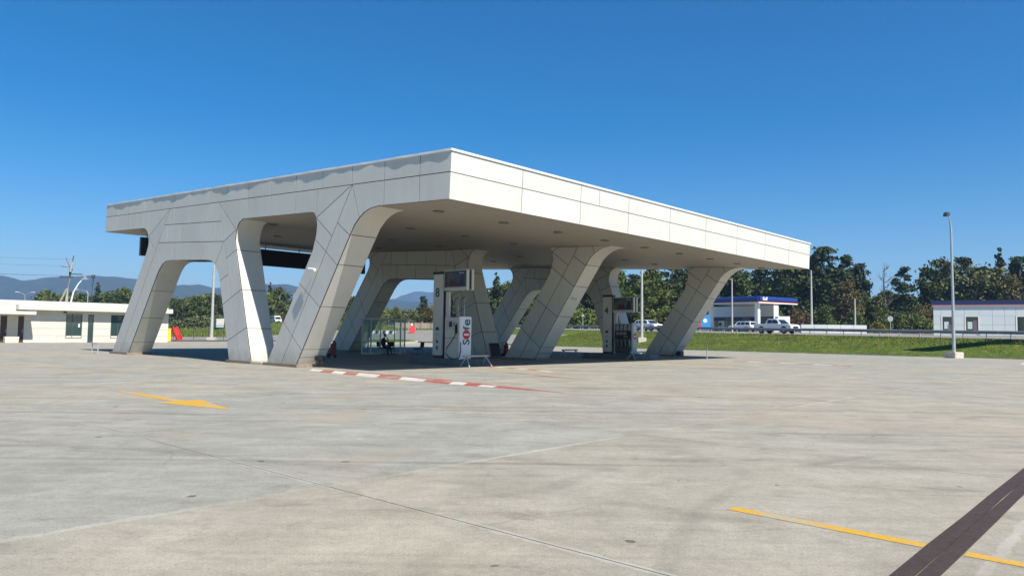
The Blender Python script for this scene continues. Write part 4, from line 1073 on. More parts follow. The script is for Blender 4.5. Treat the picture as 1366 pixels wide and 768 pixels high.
wins = [[(-1.85, 1.14), (-1.6, 1.44), (-1.2, 1.50), (-1.1, 1.14)], [(-1.02, 1.14), (-1.05, 1.52), (-.3, 1.54), (-.3, 1.14)], [(-.22, 1.14), (-.22, 1.54), (.15, 1.52), (.45, 1.44), (.85, 1.14)]]
vehicle('suv', 'white sport utility car on the highway left of the last canopy leg', 'car', place(865, 107), RZ, 4.5, 1.85, bodys, cabs, (-1.35, 1.38), .36, CAR, wins, [((1.12, 1.1), (.48, 1.53)), ((-2.08, 1.1), (-1.78, 1.47))])
vehicle('suv', 'white boxy off-road car parked at the filling station behind the pickup', 'car', place(991, 119), RZ + PI, 4.2, 1.8, bodys, [(.9, 1.06), (.55, 1.60), (.3, 1.66), (-1.7, 1.66), (-2.0, 1.58), (-2.12, 1.06)],
        (-1.35, 1.38), .38, CAR, [[(-1.95, 1.14), (-1.85, 1.52), (-1.15, 1.56), (-1.15, 1.14)], [(-1.05, 1.14), (-1.05, 1.56), (-.3, 1.56), (-.3, 1.14)], [(-.2, 1.14), (-.2, 1.56), (.3, 1.54), (.65, 1.14)]], [((.88, 1.12), (.58, 1.56)), ((-2.1, 1.12), (-2.02, 1.54))])
# van and lorry farther along the highway
bodyv = [(-2.9, .5), (-2.5, .42)] + arc(-1.9, .4, .42, PI, 0) + [(1.2, .38)] + arc(1.85, .4, .42, PI, 0) + [(2.6, .42), (2.9, .6), (2.85, 1.1), (2.3, 1.3), (-2.9, 1.3)]
cabv = [(2.3, 1.26), (1.6, 2.15), (1.2, 2.42), (-2.7, 2.45), (-2.9, 2.2), (-2.9, 1.26)]
vehicle('van', 'white high roof van on the distant road seen between the canopy legs', 'van', place(369, 232) , RZ, 5.8, 2., bodyv, cabv, (-1.9, 1.85), .38, CAR, [[(-2.5, 1.5), (-2.5, 2.05), (-1.7, 2.05), (-1.7, 1.5)], [(-1.4, 1.5), (-1.4, 2.05), (-.5, 2.05), (-.5, 1.5)], [(.6, 1.4), (.6, 2.05), (1.4, 2.05), (1.95, 1.4)]], [((2.28, 1.35), (1.64, 2.1))], taper=.92)
lo = vehicle('lorry', 'pale lorry with a light blue cab on the distant road seen through the left arch', 'lorry', Vector((bearing(291, 190), 190, hgt(bearing(291, 190), 190) + .35)), GA, 8, 2.4, [(-4, .7), (-3.4, .6)] + arc(-2.5, .5, .55, PI, 0) + [(1.2, .6)] + arc(2.6, .5, .55, PI, 0) + [(3.8, .6), (4, .8), (4, 1.4), (-4, 1.3)],
        [(4, 1.35), (3.85, 2.6), (3.5, 2.9), (2.2, 2.9), (2.2, 1.35)], (-2.5, 2.6), .5, mat('pale_blue_paint', (.35, .5, .6), .4), [[(2.5, 1.6), (2.5, 2.4), (3.3, 2.4), (3.6, 1.6)]], [((3.98, 1.6), (3.88, 2.5))], taper=.95)
mb = MB(); mb.box(-4, 2.0, -1.2, 1.2, 1.36, 3.5); lo.scale = (.8, .8, .8); mb.done('cargo_box', mat('dusty_tarp', (.5, .47, .42), .8, noise=.15, scale=1), lo, bevel=.05)
# red plastic water-filled road barrier with white lamp, fence behind it
bz = (bearing(551, 132), 132)
rb = empty('road_barrier', (*bz, hgt(*bz) + .12), .1, 'bright red plastic road barrier with a white top on the exit road', 'barrier')
mb = MB(); mb.prism([(-.55, 0), (.55, 0), (.5, .5), (.38, 1.15), (.25, 1.3), (-.25, 1.3), (-.38, 1.15), (-.5, .5)], -.3, .3, lambda p, d: (p[0], d, p[1])); mb.done('body', mat('bright_red_plastic', (.75, .05, .05), .5), rb, bevel=.05)
mb = MB(); mb.lathe([(.14, 1.3), (.14, 1.5), (.1, 1.65), (.05, 1.7)], (-.1, 0), 10); mb.done('lamp', WHITEP, rb)
fx0, fx1 = bearing(528, 142), bearing(600, 142)
fn = empty('barrier_fence', (fx0, 142, hgt((fx0 + fx1) / 2, 142)), 0, 'low faded orange and beige barrier fence across the end of the exit road', 'fence')
nfp = 16
for k in range(nfp):
    x = (fx1 - fx0) * k / nfp
    mb = MB(); mb.box(x + .03, x + (fx1 - fx0) / nfp - .03, -.05, .05, .3, 1.3); mb.done('board', mat('faded_orange', (.30, .19, .13), .8, rnd=.25) if k % 3 else mat('faded_beige', (.30, .25, .19), .8), fn)
    mb = MB(); mb.box(x - .05, x + .05, -.1, .1, -.2, 1.6 if k % 4 == 0 else 1.35); mb.done('post', GALV, fn)
# checker board sign row seen through the booth
cs = empty('chevron_board', (bearing(497, 128), 128, hgt(bearing(497, 128), 128) + .1), 0, 'dark and white chevron board beyond the glass booth', 'road sign')
for k in range(7):
    mb = MB(); mb.prism([(k * .6, .6), (k * .6 + .42, .6), (k * .6 + .6, 1.15), (k * .6 + .18, 1.15)], -.03, .03, lambda p, d: (p[0], d, p[1])); mb.done('board_panel', NAVY if k % 2 else WHITEP, cs)
for x in (.2, 2.1, 4.2):
    mb = MB(); mb.box(x - .04, x + .04, .04, .1, -.2, 1.1); mb.done('post', GALV, cs)

# ------------------------------------------------------------------ left building (service block)
lb = empty('service_building', W(66, 0), TH, 'low cream service building with flat roof and tall dark windows on the left', 'building')
# local x = v, local y = u depth; front wall at y = 0; x from -22 to 17.6
X0, X1, HT = -22., 18.2, 3.25
mb = MB(); mb.box(X0, X1 - .05, .06, 12, 0, 3.9); mb.done('wall', CLAD, lb)
holes = [(-1.0, -.4, 0.05, 2.6, 'door'), (2.2, 2.72, 0.05, 2.6, 'door'), (3.66, 4.14, .05, 2.6, 'door'), (7.86, 9.36, .45, 3.0, 'window'), (9.93, 10.45, .05, 2.95, 'glass_door'), (12.15, 13.9, .45, 2.95, 'window')]
rows = [(0, .72), (.72, 1.44), (1.44, 2.16), (2.16, 2.88), (2.88, 3.25)]
def clad_row(x0, x1, z0, z1):
    n = max(1, round((x1 - x0) / 3.0))
    for i in range(n):
        a = x0 + (x1 - x0) * i / n; b = x0 + (x1 - x0) * (i + 1) / n
        mb = MB(); mb.box(a + .008, b - .008, -.03 + .03, .055, z0 + .01, z1 - .01); mb.done('cladding_panel', CLAD, lb)
for z0, z1 in rows:
    xs = X0; cuts = sorted([(h[0], h[1]) for h in holes if h[2] < (z0 + z1) / 2 < h[3]])
    for a, b in cuts + [(X1, X1)]:
        if a - xs > .1: clad_row(max(xs, -10), a, z0, z1)
        xs = b
for x0, x1, z0, z1, k in holes:
    if k == 'door':
        mb = MB(); mb.box(x0, x1, .02, .07, z0, z1); d_ = mb.done('door', BROWN, lb)
        mb = MB(); mb.tube([(x1 - .1, 0, 1.0), (x1 - .1, 0, 1.3)], .02); mb.done('handle', GALV, d_)
    else:
        f = empty('window' if k == 'window' else 'glass_door', (0, 0, 0)); f.parent = lb
        mb = MB(); mb.box(x0, x0 + .06, -.01, .07, z0, z1); mb.box(x1 - .06, x1, -.01, .07, z0, z1); mb.box(x0 + .06, x1 - .06, -.01, .07, z1 - .06, z1); mb.box(x0 + .06, x1 - .06, -.01, .07, z0, z0 + .06)
        if k == 'window': mb.box((x0 + x1) / 2 - .2, (x0 + x1) / 2 - .14, -.008, .068, z0 + .06, z1 - .06)
        mb.done('frame', DGREY, f)
        mb = MB(); mb.box(x0 + .06, x1 - .06, .03, .04, z0 + .06, z1 - .06); mb.done('pane', mat('teal_glass', (.03, .055, .055), .05, spec=.9), f)
        if k == 'window' and x0 < 8: 
            mb = MB(); mb.box(x0 + 1.15, x0 + 1.3, .01, .028, 1.6, 1.95); mb.done('notice', WHITEP, f)
# roof band and its overhang over the right part, lower porch roof on the left
mb = MB(); mb.box(3.4, X1 + .05, -1.0, 12.1, 3.24, 3.74); mb.done('roof_overhang', CLAD, lb, bevel=.02)
mb = MB(); mb.box(X0, X1 - .3, -.02, 12.05, 3.76, 4.18); mb.done('parapet', CLAD, lb)
mb = MB(); mb.box(X0, 4.6, -2.2, .05, 2.74, 3.08); mb.done('porch_roof', CLAD, lb, bevel=.02)
mb = MB(); mb.box(X0, 3.38, -.04, .055, 3.1, 3.74); mb.done('wall_band', CLAD, lb)
mb = MB(); mb.box(7.6, 7.8, -.25, 0, 3.02, 3.2); mb.done('security_camera', DGREY, lb)
mb = MB(); mb.box(X1 + .06, X1 + .3, 0, .1, 3.35, 3.45); mb.done('security_camera', WHITEP, lb)
pb = empty('planter', W(64.4, 2.7), TH, 'pale planter box with a small shrub by the brown doors', 'planter')
mb = MB(); mb.box(-.5, .6, -.3, .3, 0, .62, taper=1.08); mb.done('box', CLAD, pb, bevel=.02)

# red slide and yellow bin beside the building
sl = empty('playground_slide', (bearing(238, 96), 96, .1), -.75, 'red plastic playground slide beside the right end of the left building', 'slide')
mb = MB(); mb.prism([(-1.1, 1.75), (-.7, 1.8), (.1, .75), (.9, .12), (1.1, .1), (1.1, 0), (.85, 0), (0, .6), (-.8, 1.6), (-1.1, 1.6)], -.35, .35, lambda p, d: (p[0], d, p[1])); mb.done('chute', SLIDE, sl, bevel=.03)
for s in (-.38, .34):
    mb = MB(); mb.prism([(-1.1, 1.6), (-1.1, 1.95), (-.65, 2.0), (.15, .95), (1.1, .35), (1.1, 0), (.85, 0), (0, .6), (-.8, 1.6)], s, s + .05, lambda p, d: (p[0], d, p[1])); mb.done('side_wall', SLIDE, sl)
sl.scale = (.85, .85, .9)
for x in (-1.05, -.55):
    mb = MB(); mb.tube([(x, -.3, 0), (x, -.3, 1.7)], .04); mb.tube([(x, .3, 0), (x, .3, 1.7)], .04); mb.done('leg', SLIDE, sl)
mb = MB(); mb.box(-1.15, -.5, -.35, .35, 1.2, 1.6); mb.done('platform', SLIDE, sl)
yb_ = empty('waste_bin', (bearing(227.5, 91), 91, 0), .6, 'narrow yellow waste bin against the right corner of the left building', 'bin')
mb = MB(); mb.box(-.18, .18, -.2, .2, 0, 1.45, taper=.92); mb.done('bin_body', YBIN, yb_, bevel=.03)
mb = MB(); mb.box(-.2, .2, -.22, .22, 1.45, 1.6); mb.done('lid', YBIN, yb_, bevel=.03)
# wire mesh fence with dark posts behind the forecourt
mf = empty('mesh_fence', (0, 0, 0), 0, 'dark green mesh fence posts in the rough grass behind the forecourt', 'fence')
FENP = mat('fence_green', (.02, .05, .03), .5)
for px in range(200, 480, 20):
    x, y = bearing(px, 101), 101
    mb = MB(); mb.tube([(x, y, 0), (x, y, 2.0)], .035, 6); mb.done('post', FENP, mf)
for z in (.5, 1.2, 1.95):
    mb = MB(); mb.tube([(bearing(200, 101), 101, z), (bearing(460, 101), 101, z)], .012, 4); mb.done('wire', FENP, mf)

# ------------------------------------------------------------------ filling station across the highway
RG = math.atan2(Gn.y, Gn.x)          # local x = away from the highway, local y = along it (towards the left of the picture)
cpos = Vector((bearing(1012.5, 124), 124, 0)); gz0 = road_z(124) + .13
fs = empty('filling_station', (cpos.x, cpos.y, gz0), RG, 'white filling station with a rounded blue canopy edge across the highway', 'filling station')
mb = MB(); mb.box(.1, 10.4, .1, 13.5, 5.05, 5.8); mb.done('canopy_roof', WHITEP, fs)
def rim(x0, x1, y0, y1, name='blue_rim'):
    P = []
    for a in np.linspace(-PI / 2, PI / 2, 8): P.append((-.28 * math.cos(a), 5.62 + .42 * math.sin(a)))
    P += [(.1, 6.04), (.1, 5.2)]
    mb = MB()
    if x0 == x1: mb.prism(P, y0, y1, lambda p, d: (x0 + p[0], d, p[1]))
    else: mb.prism(P, x0, x1, lambda p, d: (d, y0 + p[0], p[1]))
    mb.done(name, BLUE, fs, smooth=True)
rim(0, 0, -.02, 13.5); rim(0, 10.5, 0, 0)
mb = MB(); mb.box(-.22, -.02, -.2, 13.5, 5.06, 5.16); mb.box(-.02, 10.5, -.22, -.02, 5.06, 5.16); mb.done('red_stripe', LRED, fs)
mb = MB(); mb.box(-.24, 0, -.22, 13.5, 4.9, 5.055); mb.box(0, 10.5, -.24, 0, 4.9, 5.055); mb.done('white_trim', WHITEP, fs)
lt = text('logo', 'Gulf', .75, mat('logo_white', (.8, .82, .85), .5), fs, (1.3, -.31, 5.62), (PI / 2, 0, 0), .01, bold=.02)
for x, y in ((1.0, 1.0), (1.0, 11.0)):
    mb = MB(); mb.box(x - .32, x + .32, y - .32, y + .32, 0, 5.0); mb.done('column', WHITEP, fs)
    mb = MB(); mb.box(x - .34, x + .34, y - .34, y + .34, .0, .8); mb.done('column_foot', GALV, fs)
mb = MB(); mb.box(11, 12.4, 5, 20, 0, 4.95); mb.done('shop_wall', GREYC, fs)
mb = MB(); mb.box(10.93, 10.99, 5, 20, 2.15, 2.9); mb.done('shop_sign_band', NAVY, fs)
mb = MB(); mb.box(10.93, 10.99, 5, 20, .2, 2.1); mb.done('shop_window', GLASSD, fs)
for k in range(10):
    mb = MB(); mb.box(10.9, 10.98, .5 + k * 1.5 + 4.6, .62 + k * 1.5 + 4.6, .2, 2.1); mb.done('window_bar', GALV, fs)
for k in range(3):
    mb = MB(); mb.box(10.88, 10.925, 6.0 + k * 4, 8.0 + k * 4, 2.3, 2.75); mb.done('shop_poster', mat('dull_poster', (.16, .12, .14), .5), fs)
for k in range(2):
    q = empty('fuel_pump', fs.matrix_world @ Vector((0, 0, 0)) if False else (cpos + Gn * 5 + Gd * (6 + 6 * k) + Vector((0, 0, gz0))), RG, ('white fuel pump under the blue rimmed canopy nearest the parked off-road car', 'white fuel pump under the blue rimmed canopy beside the canopy leg')[k], 'fuel pump', 'distant fuel pumps')
    mb = MB(); mb.box(-.3, .3, -.45, .45, 0, 2.0); mb.done('cabinet', WHITEP, q, bevel=.03)
    mb = MB(); mb.box(-.32, -.3, -.35, .35, 1.1, 1.7); mb.done('display_unit', BLACK, q)
    mb = MB(); mb.box(-.32, -.3, -.35, .35, .3, .9); mb.done('nozzle_bay', SIGNR if k else NAVY, q)
ps = empty('advert_sign', Vector((bearing(940, 112), 112, road_z(112) + .1)), 0, 'upright blue and red advert board beside the last canopy leg', 'sign')
mb = MB(); mb.box(-.85, .85, -.1, .1, .3, 2.6); mb.done('board', mat('advert_blue', (.03, .22, .5), .4), ps, bevel=.02)
mb = MB(); mb.lathe([(.3, -.115), (.3, -.1)], (.1, 1.7), 18, 'Y'); mb.done('emblem', WHITEP, ps)
mb = MB(); mb.box(-.85, -.45, -.112, -.1, .4, 1.5); mb.done('red_patch', SIGNR, ps)
for x in (-.6, .6):
    mb = MB(); mb.box(x - .05, x + .05, -.05, .05, -.1, .3); mb.done('leg', GALV, ps)
wb = empty('box_trailer', (bearing(1044, 121), 121, road_z(121) + .13), 0, 'small white box trailer standing behind the pickup', 'trailer')
mb = MB(); mb.box(-1.0, 1.0, -.7, .7, .5, 2.6); mb.done('box', WHITEP, wb, bevel=.04)
for s in (-.6, .6):
    mb = MB(); mb.lathe([(.3, s - .08), (.3, s + .08)], (0, .3), 14, 'Y'); mb.done('wheel', RUB, wb)
# long low white barrier
lw = empty('white_barrier', (bearing(1068, 112), 112, road_z(112) + .12), -.05, 'long low white barrier of joined blocks beyond the guardrail', 'barrier')
for k in range(5):
    mb = MB(); mb.box(k * 1.95 + .01, (k + 1) * 1.95 - .01, -.3, .3, .0, 1.3); mb.done('block', mat('barrier_white', (.50, .51, .52), .6, rnd=.04), lw, bevel=.02)
# right building with navy roof edge
rp = Vector((bearing(1245.5, 104), 104, 0))
ra_ = math.atan2(-Gd.y, -Gd.x)
rbld = empty('workshop_building', (rp.x, rp.y, road_z(104) + .12), -.52, 'long low pale grey workshop with a navy roof edge at the right', 'building')
LB = 30
mb = MB(); mb.box(0, LB, .05, 9, 0, 4.3); mb.done('wall', GREYC, rbld)
mb = MB(); mb.box(-.25, LB, -.25, 9.2, 4.3, 4.86); mb.done('roof_edge', NAVY, rbld)
mb = MB(); mb.box(-.24, LB, -.24, 0, 4.22, 4.298); mb.done('red_stripe', LRED, rbld)
mb = MB(); mb.box(-.1, LB, -.1, .04, 3.95, 4.2); mb.done('soffit_band', WHITEP, rbld)
wx = [(1.1, 2.3), (3.9, 5.35), (9.8, 13), (18, 20)]
for z0, z1 in ((0, 1.5), (1.5, 2.75), (2.75, 3.93)):
    xs = [0, .95, 2.45, 3.75, 5.5, 7.0, 8.4, 9.65, 13.15, 14.6, 16, 18, 20, 22, 24, 26, 28, 30]
    for a, b in zip(xs, xs[1:]):
        if z1 < 2.8 and any(a < w1 - .05 and b > w0 + .05 for w0, w1 in wx): 
            continue
        mb = MB(); mb.box(a + .015, b - .015, 0, .049, z0 + .015, z1 - .015); mb.done('cladding_panel', GREYC, rbld)
for i, (a, b) in enumerate(wx):
    f = empty('window', (0, 0, 0)); f.parent = rbld
    z0, z1 = (.3, 2.6)
    mb = MB(); mb.box(a - .15, a, -.04, .05, z0, z1 + .12); mb.box(b, b + .15, -.04, .05, z0, z1 + .12); mb.box(a, b, -.04, .05, z1, z1 + .12); mb.done('frame', WHITEP, f)
    mb = MB(); mb.box(a, b, .01, .04, z0, z1); mb.done('pane', GLASSD, f)
    if i < 2:
        mb = MB(); mb.box(a + .2, a + .75, -.005, .008, .9, 1.9); mb.done('notice', mat('pale_notice', (0, 0, 0)), f)
        mb = MB(); mb.box(b - .6, b - .15, -.005, .008, .5, 1.5 + .6 * i); mb.done('notice', mat('dull_poster', (0, 0, 0)), f)

# ------------------------------------------------------------------ trees
LEAF = {'dark': leaf_mat('leaf_dark', (.064, .084, .025), .45), 'mid': leaf_mat('leaf_mid', (.090, .118, .028)), 'pale': leaf_mat('leaf_pale', (.10, .12, .045)),
        'rust': leaf_mat('leaf_rust', (.115, .092, .035)), 'pine': leaf_mat('leaf_pine', (.042, .062, .024)), 'olive': leaf_mat('leaf_olive', (.11, .115, .07)), 'yellow': leaf_mat('leaf_yellow', (.13, .13, .02))}
def leaf_quads(cent, size, rng, flat=0.):
    n = len(cent); a = rng.normal(size=(n, 3)); a[:, 2] *= (1 - flat * .6); a /= np.linalg.norm(a, axis=1)[:, None]
    b = rng.normal(size=(n, 3)); b -= (b * a).sum(1)[:, None] * a; b /= np.linalg.norm(b, axis=1)[:, None]
    s = size * rng.uniform(.6, 1.35, (n, 1)); A, B = a * s, b * s * .7
    bend = np.cross(a, b) * s * .35
    V = np.stack([cent - A, cent - B + bend * .3, cent + A, cent + B + bend * .3], 1).reshape(-1, 3)
    Fq = np.arange(n * 4).reshape(n, 4); return V, Fq
def np_mesh(name, V, Fq):
    me = bpy.data.meshes.new(name); me.vertices.add(len(V)); me.vertices.foreach_set('co', np.asarray(V, dtype=np.float32).ravel())
    me.loops.add(Fq.size); me.loops.foreach_set('vertex_index', Fq.ravel().astype(np.int32))
    me.polygons.add(len(Fq)); me.polygons.foreach_set('loop_start', (np.arange(len(Fq)) * 4).astype(np.int32))
    me.update(calc_edges=True); me.validate(); return me
def blob_points(c, r, n, rng, sq=.8):
    d = rng.normal(size=(n, 3)); d /= np.linalg.norm(d, axis=1)[:, None]; rad = rng.uniform(.25, 1, (n, 1)) ** .45
    return np.array(c) + d * rad * np.array([r, r, r * sq])
def crown(kind, H, Rw, seed, leaf=.3, dens=1.):
    rng = np.random.default_rng(seed); C = []; blobs = []
    if kind == 'round':
        base = H * .16; nb = 75
        for i in range(nb):
            t = rng.uniform(0, 1); z = base + (H - base) * t; w = Rw * math.sqrt(max(.05, 1 - (2 * abs(t - .42)) ** 2.2 * .8)) * rng.uniform(.8, 1.15)
            a = rng.uniform(0, 2 * PI); q = w * rng.uniform(.15, 1) ** .5 * .88
            blobs.append(((q * math.cos(a), q * math.sin(a), z - .3), rng.uniform(.12, .26) * Rw))
    elif kind == 'bush':
        for i in range(34):
            t = rng.uniform(.02, 1); w = Rw * math.sqrt(max(.1, 1 - t ** 2.2)) * rng.uniform(.8, 1.15); a = rng.uniform(0, 2 * PI); q = w * math.sqrt(rng.uniform(0, 1)) * .85
            blobs.append(((q * math.cos(a), q * math.sin(a), H * t * .88), rng.uniform(.15, .32) * Rw))
    elif kind == 'pine':      # ragged tiers that thin out towards the top
        for i in range(78):
            t = rng.uniform(.2, 1) ** .9; w = Rw * (.28 + .85 * (1 - t)) * rng.uniform(.15, 1.15); a = rng.uniform(0, 2 * PI)
            blobs.append(((w * math.cos(a), w * math.sin(a), H * t * .98), rng.uniform(.12, .27) * Rw * (1.2 - t * .5)))
        blobs.append(((0, 0, H * .97), .16 * Rw))
    elif kind == 'spire':
        for i in range(80):
            t = rng.uniform(.08, 1); w = Rw * (1.04 - t) * rng.uniform(.1, 1.1); a = rng.uniform(0, 2 * PI)
            blobs.append(((w * math.cos(a), w * math.sin(a), H * t), rng.uniform(.13, .24) * Rw * (1.2 - t * .85)))
    sq = .6 if kind in ('pine', 'spire') else .85
    for c, r in blobs:
        n = int(26 * dens * (r / .66) ** 2) + 12
        P = np.array(c) + rng.normal(size=(n, 3)) * .6 * r * np.array([1, 1, sq]); C.append(P)
    C = np.concatenate(C); C = C[C[:, 2] > .1]; V, Fq = leaf_quads(C, leaf, rng, .3 if kind == 'pine' else 0)
    return V, Fq, blobs
def trunk_mesh(H, blobs, rng_seed, r0=.25, lean=.0, n_limb=7):
    rd = random.Random(rng_seed); mb = MB(); P = [(0, 0, -.3)]
    for i in range(1, 6): P.append((lean * H * (i / 5) ** 2 + rd.uniform(-.12, .12), rd.uniform(-.12, .12), H * .85 * i / 5))
    mb.tube(P, [r0 * (1 - .16 * i) for i in range(6)], 7)
    for c, r in rd.sample(blobs, min(n_limb, len(blobs))):
        z = max(H * .2, c[2] - rd.uniform(.6, 2.2)); t = z / (H * .85); bx_ = lean * H * t * t
        mid = ((bx_ + c[0]) / 2 + rd.uniform(-.2, .2), c[1] / 2, (z + c[2]) / 2 + .1)
        mb.tube([(bx_, 0, z), mid, c], [r0 * .45, r0 * .28, r0 * .1], 5)
    return mb
PROT = {}
def tree_proto(key, kind, H, Rw, seed, leafm, leaf=.3, dens=1., bark=BARK, r0=.25, lean=0.):
    V, Fq, bl = crown(kind, H, Rw, seed, leaf, dens); me = np_mesh('crown', V, Fq); me.materials.append(LEAF[leafm])
    mb = trunk_mesh(H, bl, seed, r0, lean); bmesh.ops.recalc_face_normals(mb.bm, faces=mb.bm.faces); tm = bpy.data.meshes.new('trunk'); mb.bm.to_mesh(tm); mb.bm.free(); tm.materials.append(bark)
    PROT[key] = (me, tm, H)
    return me, tm
tree_proto('oak', 'round', 13, 4.6, 11, 'dark'); tree_proto('oak2', 'round', 13, 4.2, 12, 'mid'); tree_proto('oak3', 'round', 13, 4.6, 13, 'rust')
tree_proto('pale', 'round', 12, 5.2, 14, 'pale'); tree_proto('pine', 'pine', 15, 4.2, 15, 'pine', bark=BARKP, dens=1.1); tree_proto('pine2', 'pine', 15, 3.6, 16, 'pine', bark=BARKP, lean=.05)
tree_proto('spire', 'spire', 14, 3.6, 17, 'pine'); tree_proto('bush', 'bush', 4, 3.0, 18, 'mid', leaf=.2, dens=1.3); tree_proto('rbush', 'bush', 7, 4.2, 19, 'rust', leaf=.26); tree_proto('obush', 'bush', 6, 4., 20, 'olive', leaf=.26)
tree_proto('ybush', 'bush', 2, 2.2, 21, 'yellow', leaf=.16)
tree_proto('gbush', 'bush', 8, 4.5, 22, 'mid', leaf=.28)
def tree(px, Y, H, key, label, cat='tree', wscale=1., group=None, rz=None, x=None):
    me, tm, H0 = PROT[key]; X = bearing(px, Y); z = hgt(X, Y)
    r = empty({'bush': 'bush', 'rbush': 'bush', 'obush': 'bush', 'ybush': 'bush', 'gbush': 'bush', 'pine': 'pine_tree', 'pine2': 'pine_tree', 'spire': 'conifer_tree'}.get(key, 'broadleaf_tree'), (X, Y, z + .05), random.uniform(0, 6.28) if rz is None else rz, label, cat, group)
    s = H / H0; r.scale = (s * wscale, s * wscale, s)
    c = bpy.data.objects.new('crown', me); COL.objects.link(c); c.parent = r
    t = bpy.data.objects.new('trunk', tm); COL.objects.link(t); t.parent = r
    return r
def top(px, Y, y):       # tree height that reaches image row y
    hor = 443.9 + (px - 683) * .0132; X = bearing(px, Y); return 1.6 + (hor - y) * Y / F_PX - hgt(X, Y)
GR = 'trees beyond the highway'
T = [ (640, 190, 384, 'spire', .9, 'dark conifer seen left of the sloping middle leg'),
      (662, 185, 364, 'spire', 1.0, 'tallest pointed conifer seen through the opening behind pillar 8'),
      (680, 176, 378, 'oak2', .8, 'green broadleaf tree right of the pointed conifer in the middle opening'),
      (716, 165, 385, 'oak', 1., 'dark tree showing between the two middle frame legs'),
      (752, 168, 378, 'oak', 1.1, 'dark broadleaf tree right of the large middle leg'),
      (785, 175, 372, 'pine', 1.1, 'dark pine behind pillar 4'),
      (822, 160, 362, 'oak2', 1., 'green tree directly above the display box of pillar 4'),
      (845, 168, 366, 'pine', 1., 'dark pine right of the display box of pillar 4'),
      (868, 152, 360, 'oak2', 1., 'sunlit tree behind the white car on the highway'),
      (893, 160, 352, 'pine2', 1.2, 'dark pine rising beside the last canopy leg'),
      (918, 170, 350, 'oak', 1.2, 'dark tree partly hidden by the last canopy leg'),
      (948, 178, 352, 'oak2', 1.2, 'tree just right of the last canopy leg above the blue canopy'),
      (985, 172, 358, 'oak', 1.2, 'dark tree behind the left half of the blue rimmed canopy'),
      (1020, 176, 352, 'pine', 1.2, 'pine behind the logo of the blue rimmed canopy'),
      (1050, 165, 350, 'oak2', 1.1, 'broadleaf tree under the far corner of the fuel canopy'),
      (1072, 160, 342, 'oak', 1.0, 'dark tree behind the tall concrete pole'),
      (1100, 158, 329, 'pine', 1.15, 'tallest pine of the dark belt right of the canopy corner'),
      (1128, 162, 341, 'pine2', 1.1, 'second tall pine right of the tallest pine'),
      (1150, 160, 351, 'pine', .75, 'slim pine at the right edge of the first dark group'),
      (1130, 150, 377, 'oak3', .9, 'rusty brown tree in front of the tall pines'),
      (1152, 152, 392, 'oak2', .7, 'small mixed tree beside the short concrete pole'),
      (1206, 156, 356, 'pine2', .95, 'dark pine standing alone right of the bare tree'),
      (1252, 158, 347, 'oak', .95, 'dark round tree left of the tall street lamp'),
      (1285, 160, 343, 'pine', .9, 'dark pine just right of the tall street lamp'),
      (1312, 150, 358, 'pale', 1.25, 'broad pale green tree behind the workshop roof'),
      (1336, 156, 331, 'spire', .8, 'tall thin conifer spire near the right edge'),
      (1362, 150, 342, 'pine', .9, 'dark pine at the right edge of the picture'),
      (1352, 143, 372, 'oak3', .9, 'brownish tree above the right end of the workshop'),
      (1400, 150, 340, 'oak', 1.1, 'dark tree just beyond the right edge of the picture')]
for px, Y, y, key, ws, lab in T: tree(px, Y, top(px, Y, y), key, lab, wscale=ws, group=GR)
B = [(1168, 150, 398, 'oak2', 1.2, 'low green tree at the foot of the bare tree'), (1228, 150, 404, 'rbush', 1., 'reddish bush in the gap right of the lone dark pine'),
     (1100, 142, 408, 'gbush', 1.1, 'green bush behind the long white barrier'), (1065, 140, 412, 'rbush', 1., 'brown bush left of the tall concrete pole'),
     (1180, 138, 424, 'bush', 1., 'green bush left of the round road sign'), (1172, 130, 432, 'ybush', 1.3, 'yellow flowering bush at the foot of the dark trees'),
     (1200, 138, 418, 'gbush', 1., 'green bush right of the round road sign'), (1225, 136, 420, 'bush', 1.2, 'green bush at the left end of the workshop'),
     (1140, 140, 415, 'gbush', .9, 'mixed bush behind the short concrete pole')]
for px, Y, y, key, ws, lab in B: tree(px, Y, max(1.2, top(px, Y, y)), key, lab, 'bush', ws, 'bushes beyond the highway')
# behind the exit road and to the left
L2 = [(505, 210, 412, 'oak2', 1., 'green tree at the left of the middle arch opening'), (528, 200, 410, 'oak2', 1., 'bright green tree right of the middle arch leg'),
      (545, 215, 413, 'obush', 1.4, 'grey green loose bush in the middle arch opening'), (565, 200, 395, 'pine', .9, 'dark spreading conifer in the middle arch opening'),
      (576, 175, 408, 'rbush', 1.2, 'brown leaved bush in front of the spreading conifer'), (548, 178, 424, 'obush', .9, 'low olive bush left of the brown leaved bush'),
      (130, 235, 377, 'spire', .9, 'pointed conifer left of the outermost canopy leg'), (112, 238, 392, 'oak', 1., 'dark tree right of the curved white mast'),
      (152, 236, 388, 'oak', 1.1, 'rounded tree behind the left building roof'), (168, 240, 386, 'oak2', 1.1, 'rounded green tree next to the outermost leg'),
      (240, 225, 400, 'oak', 1.1, 'dark tree just inside the left arch'), (262, 228, 396, 'oak2', 1.2, 'olive green tree in the middle of the left arch'),
      (290, 235, 394, 'oak', 1.2, 'dark tree behind the lamp pole in the left arch'), (318, 230, 396, 'oak2', 1.1, 'tree at the right side of the left arch'),
      (372, 268, 384, 'oak', 1.1, 'tall dark tree between the near V legs'), (360, 262, 377, 'spire', .8, 'pointed conifer between the near V legs'), (470, 225, 396, 'oak', 1.1, 'dark tree in the slit left of the middle leg')]
for px, Y, y, key, ws, lab in L2: tree(px, Y, top(px, Y, y), key, lab, 'tree' if 'bush' not in key else 'bush', ws, 'trees behind the forecourt')
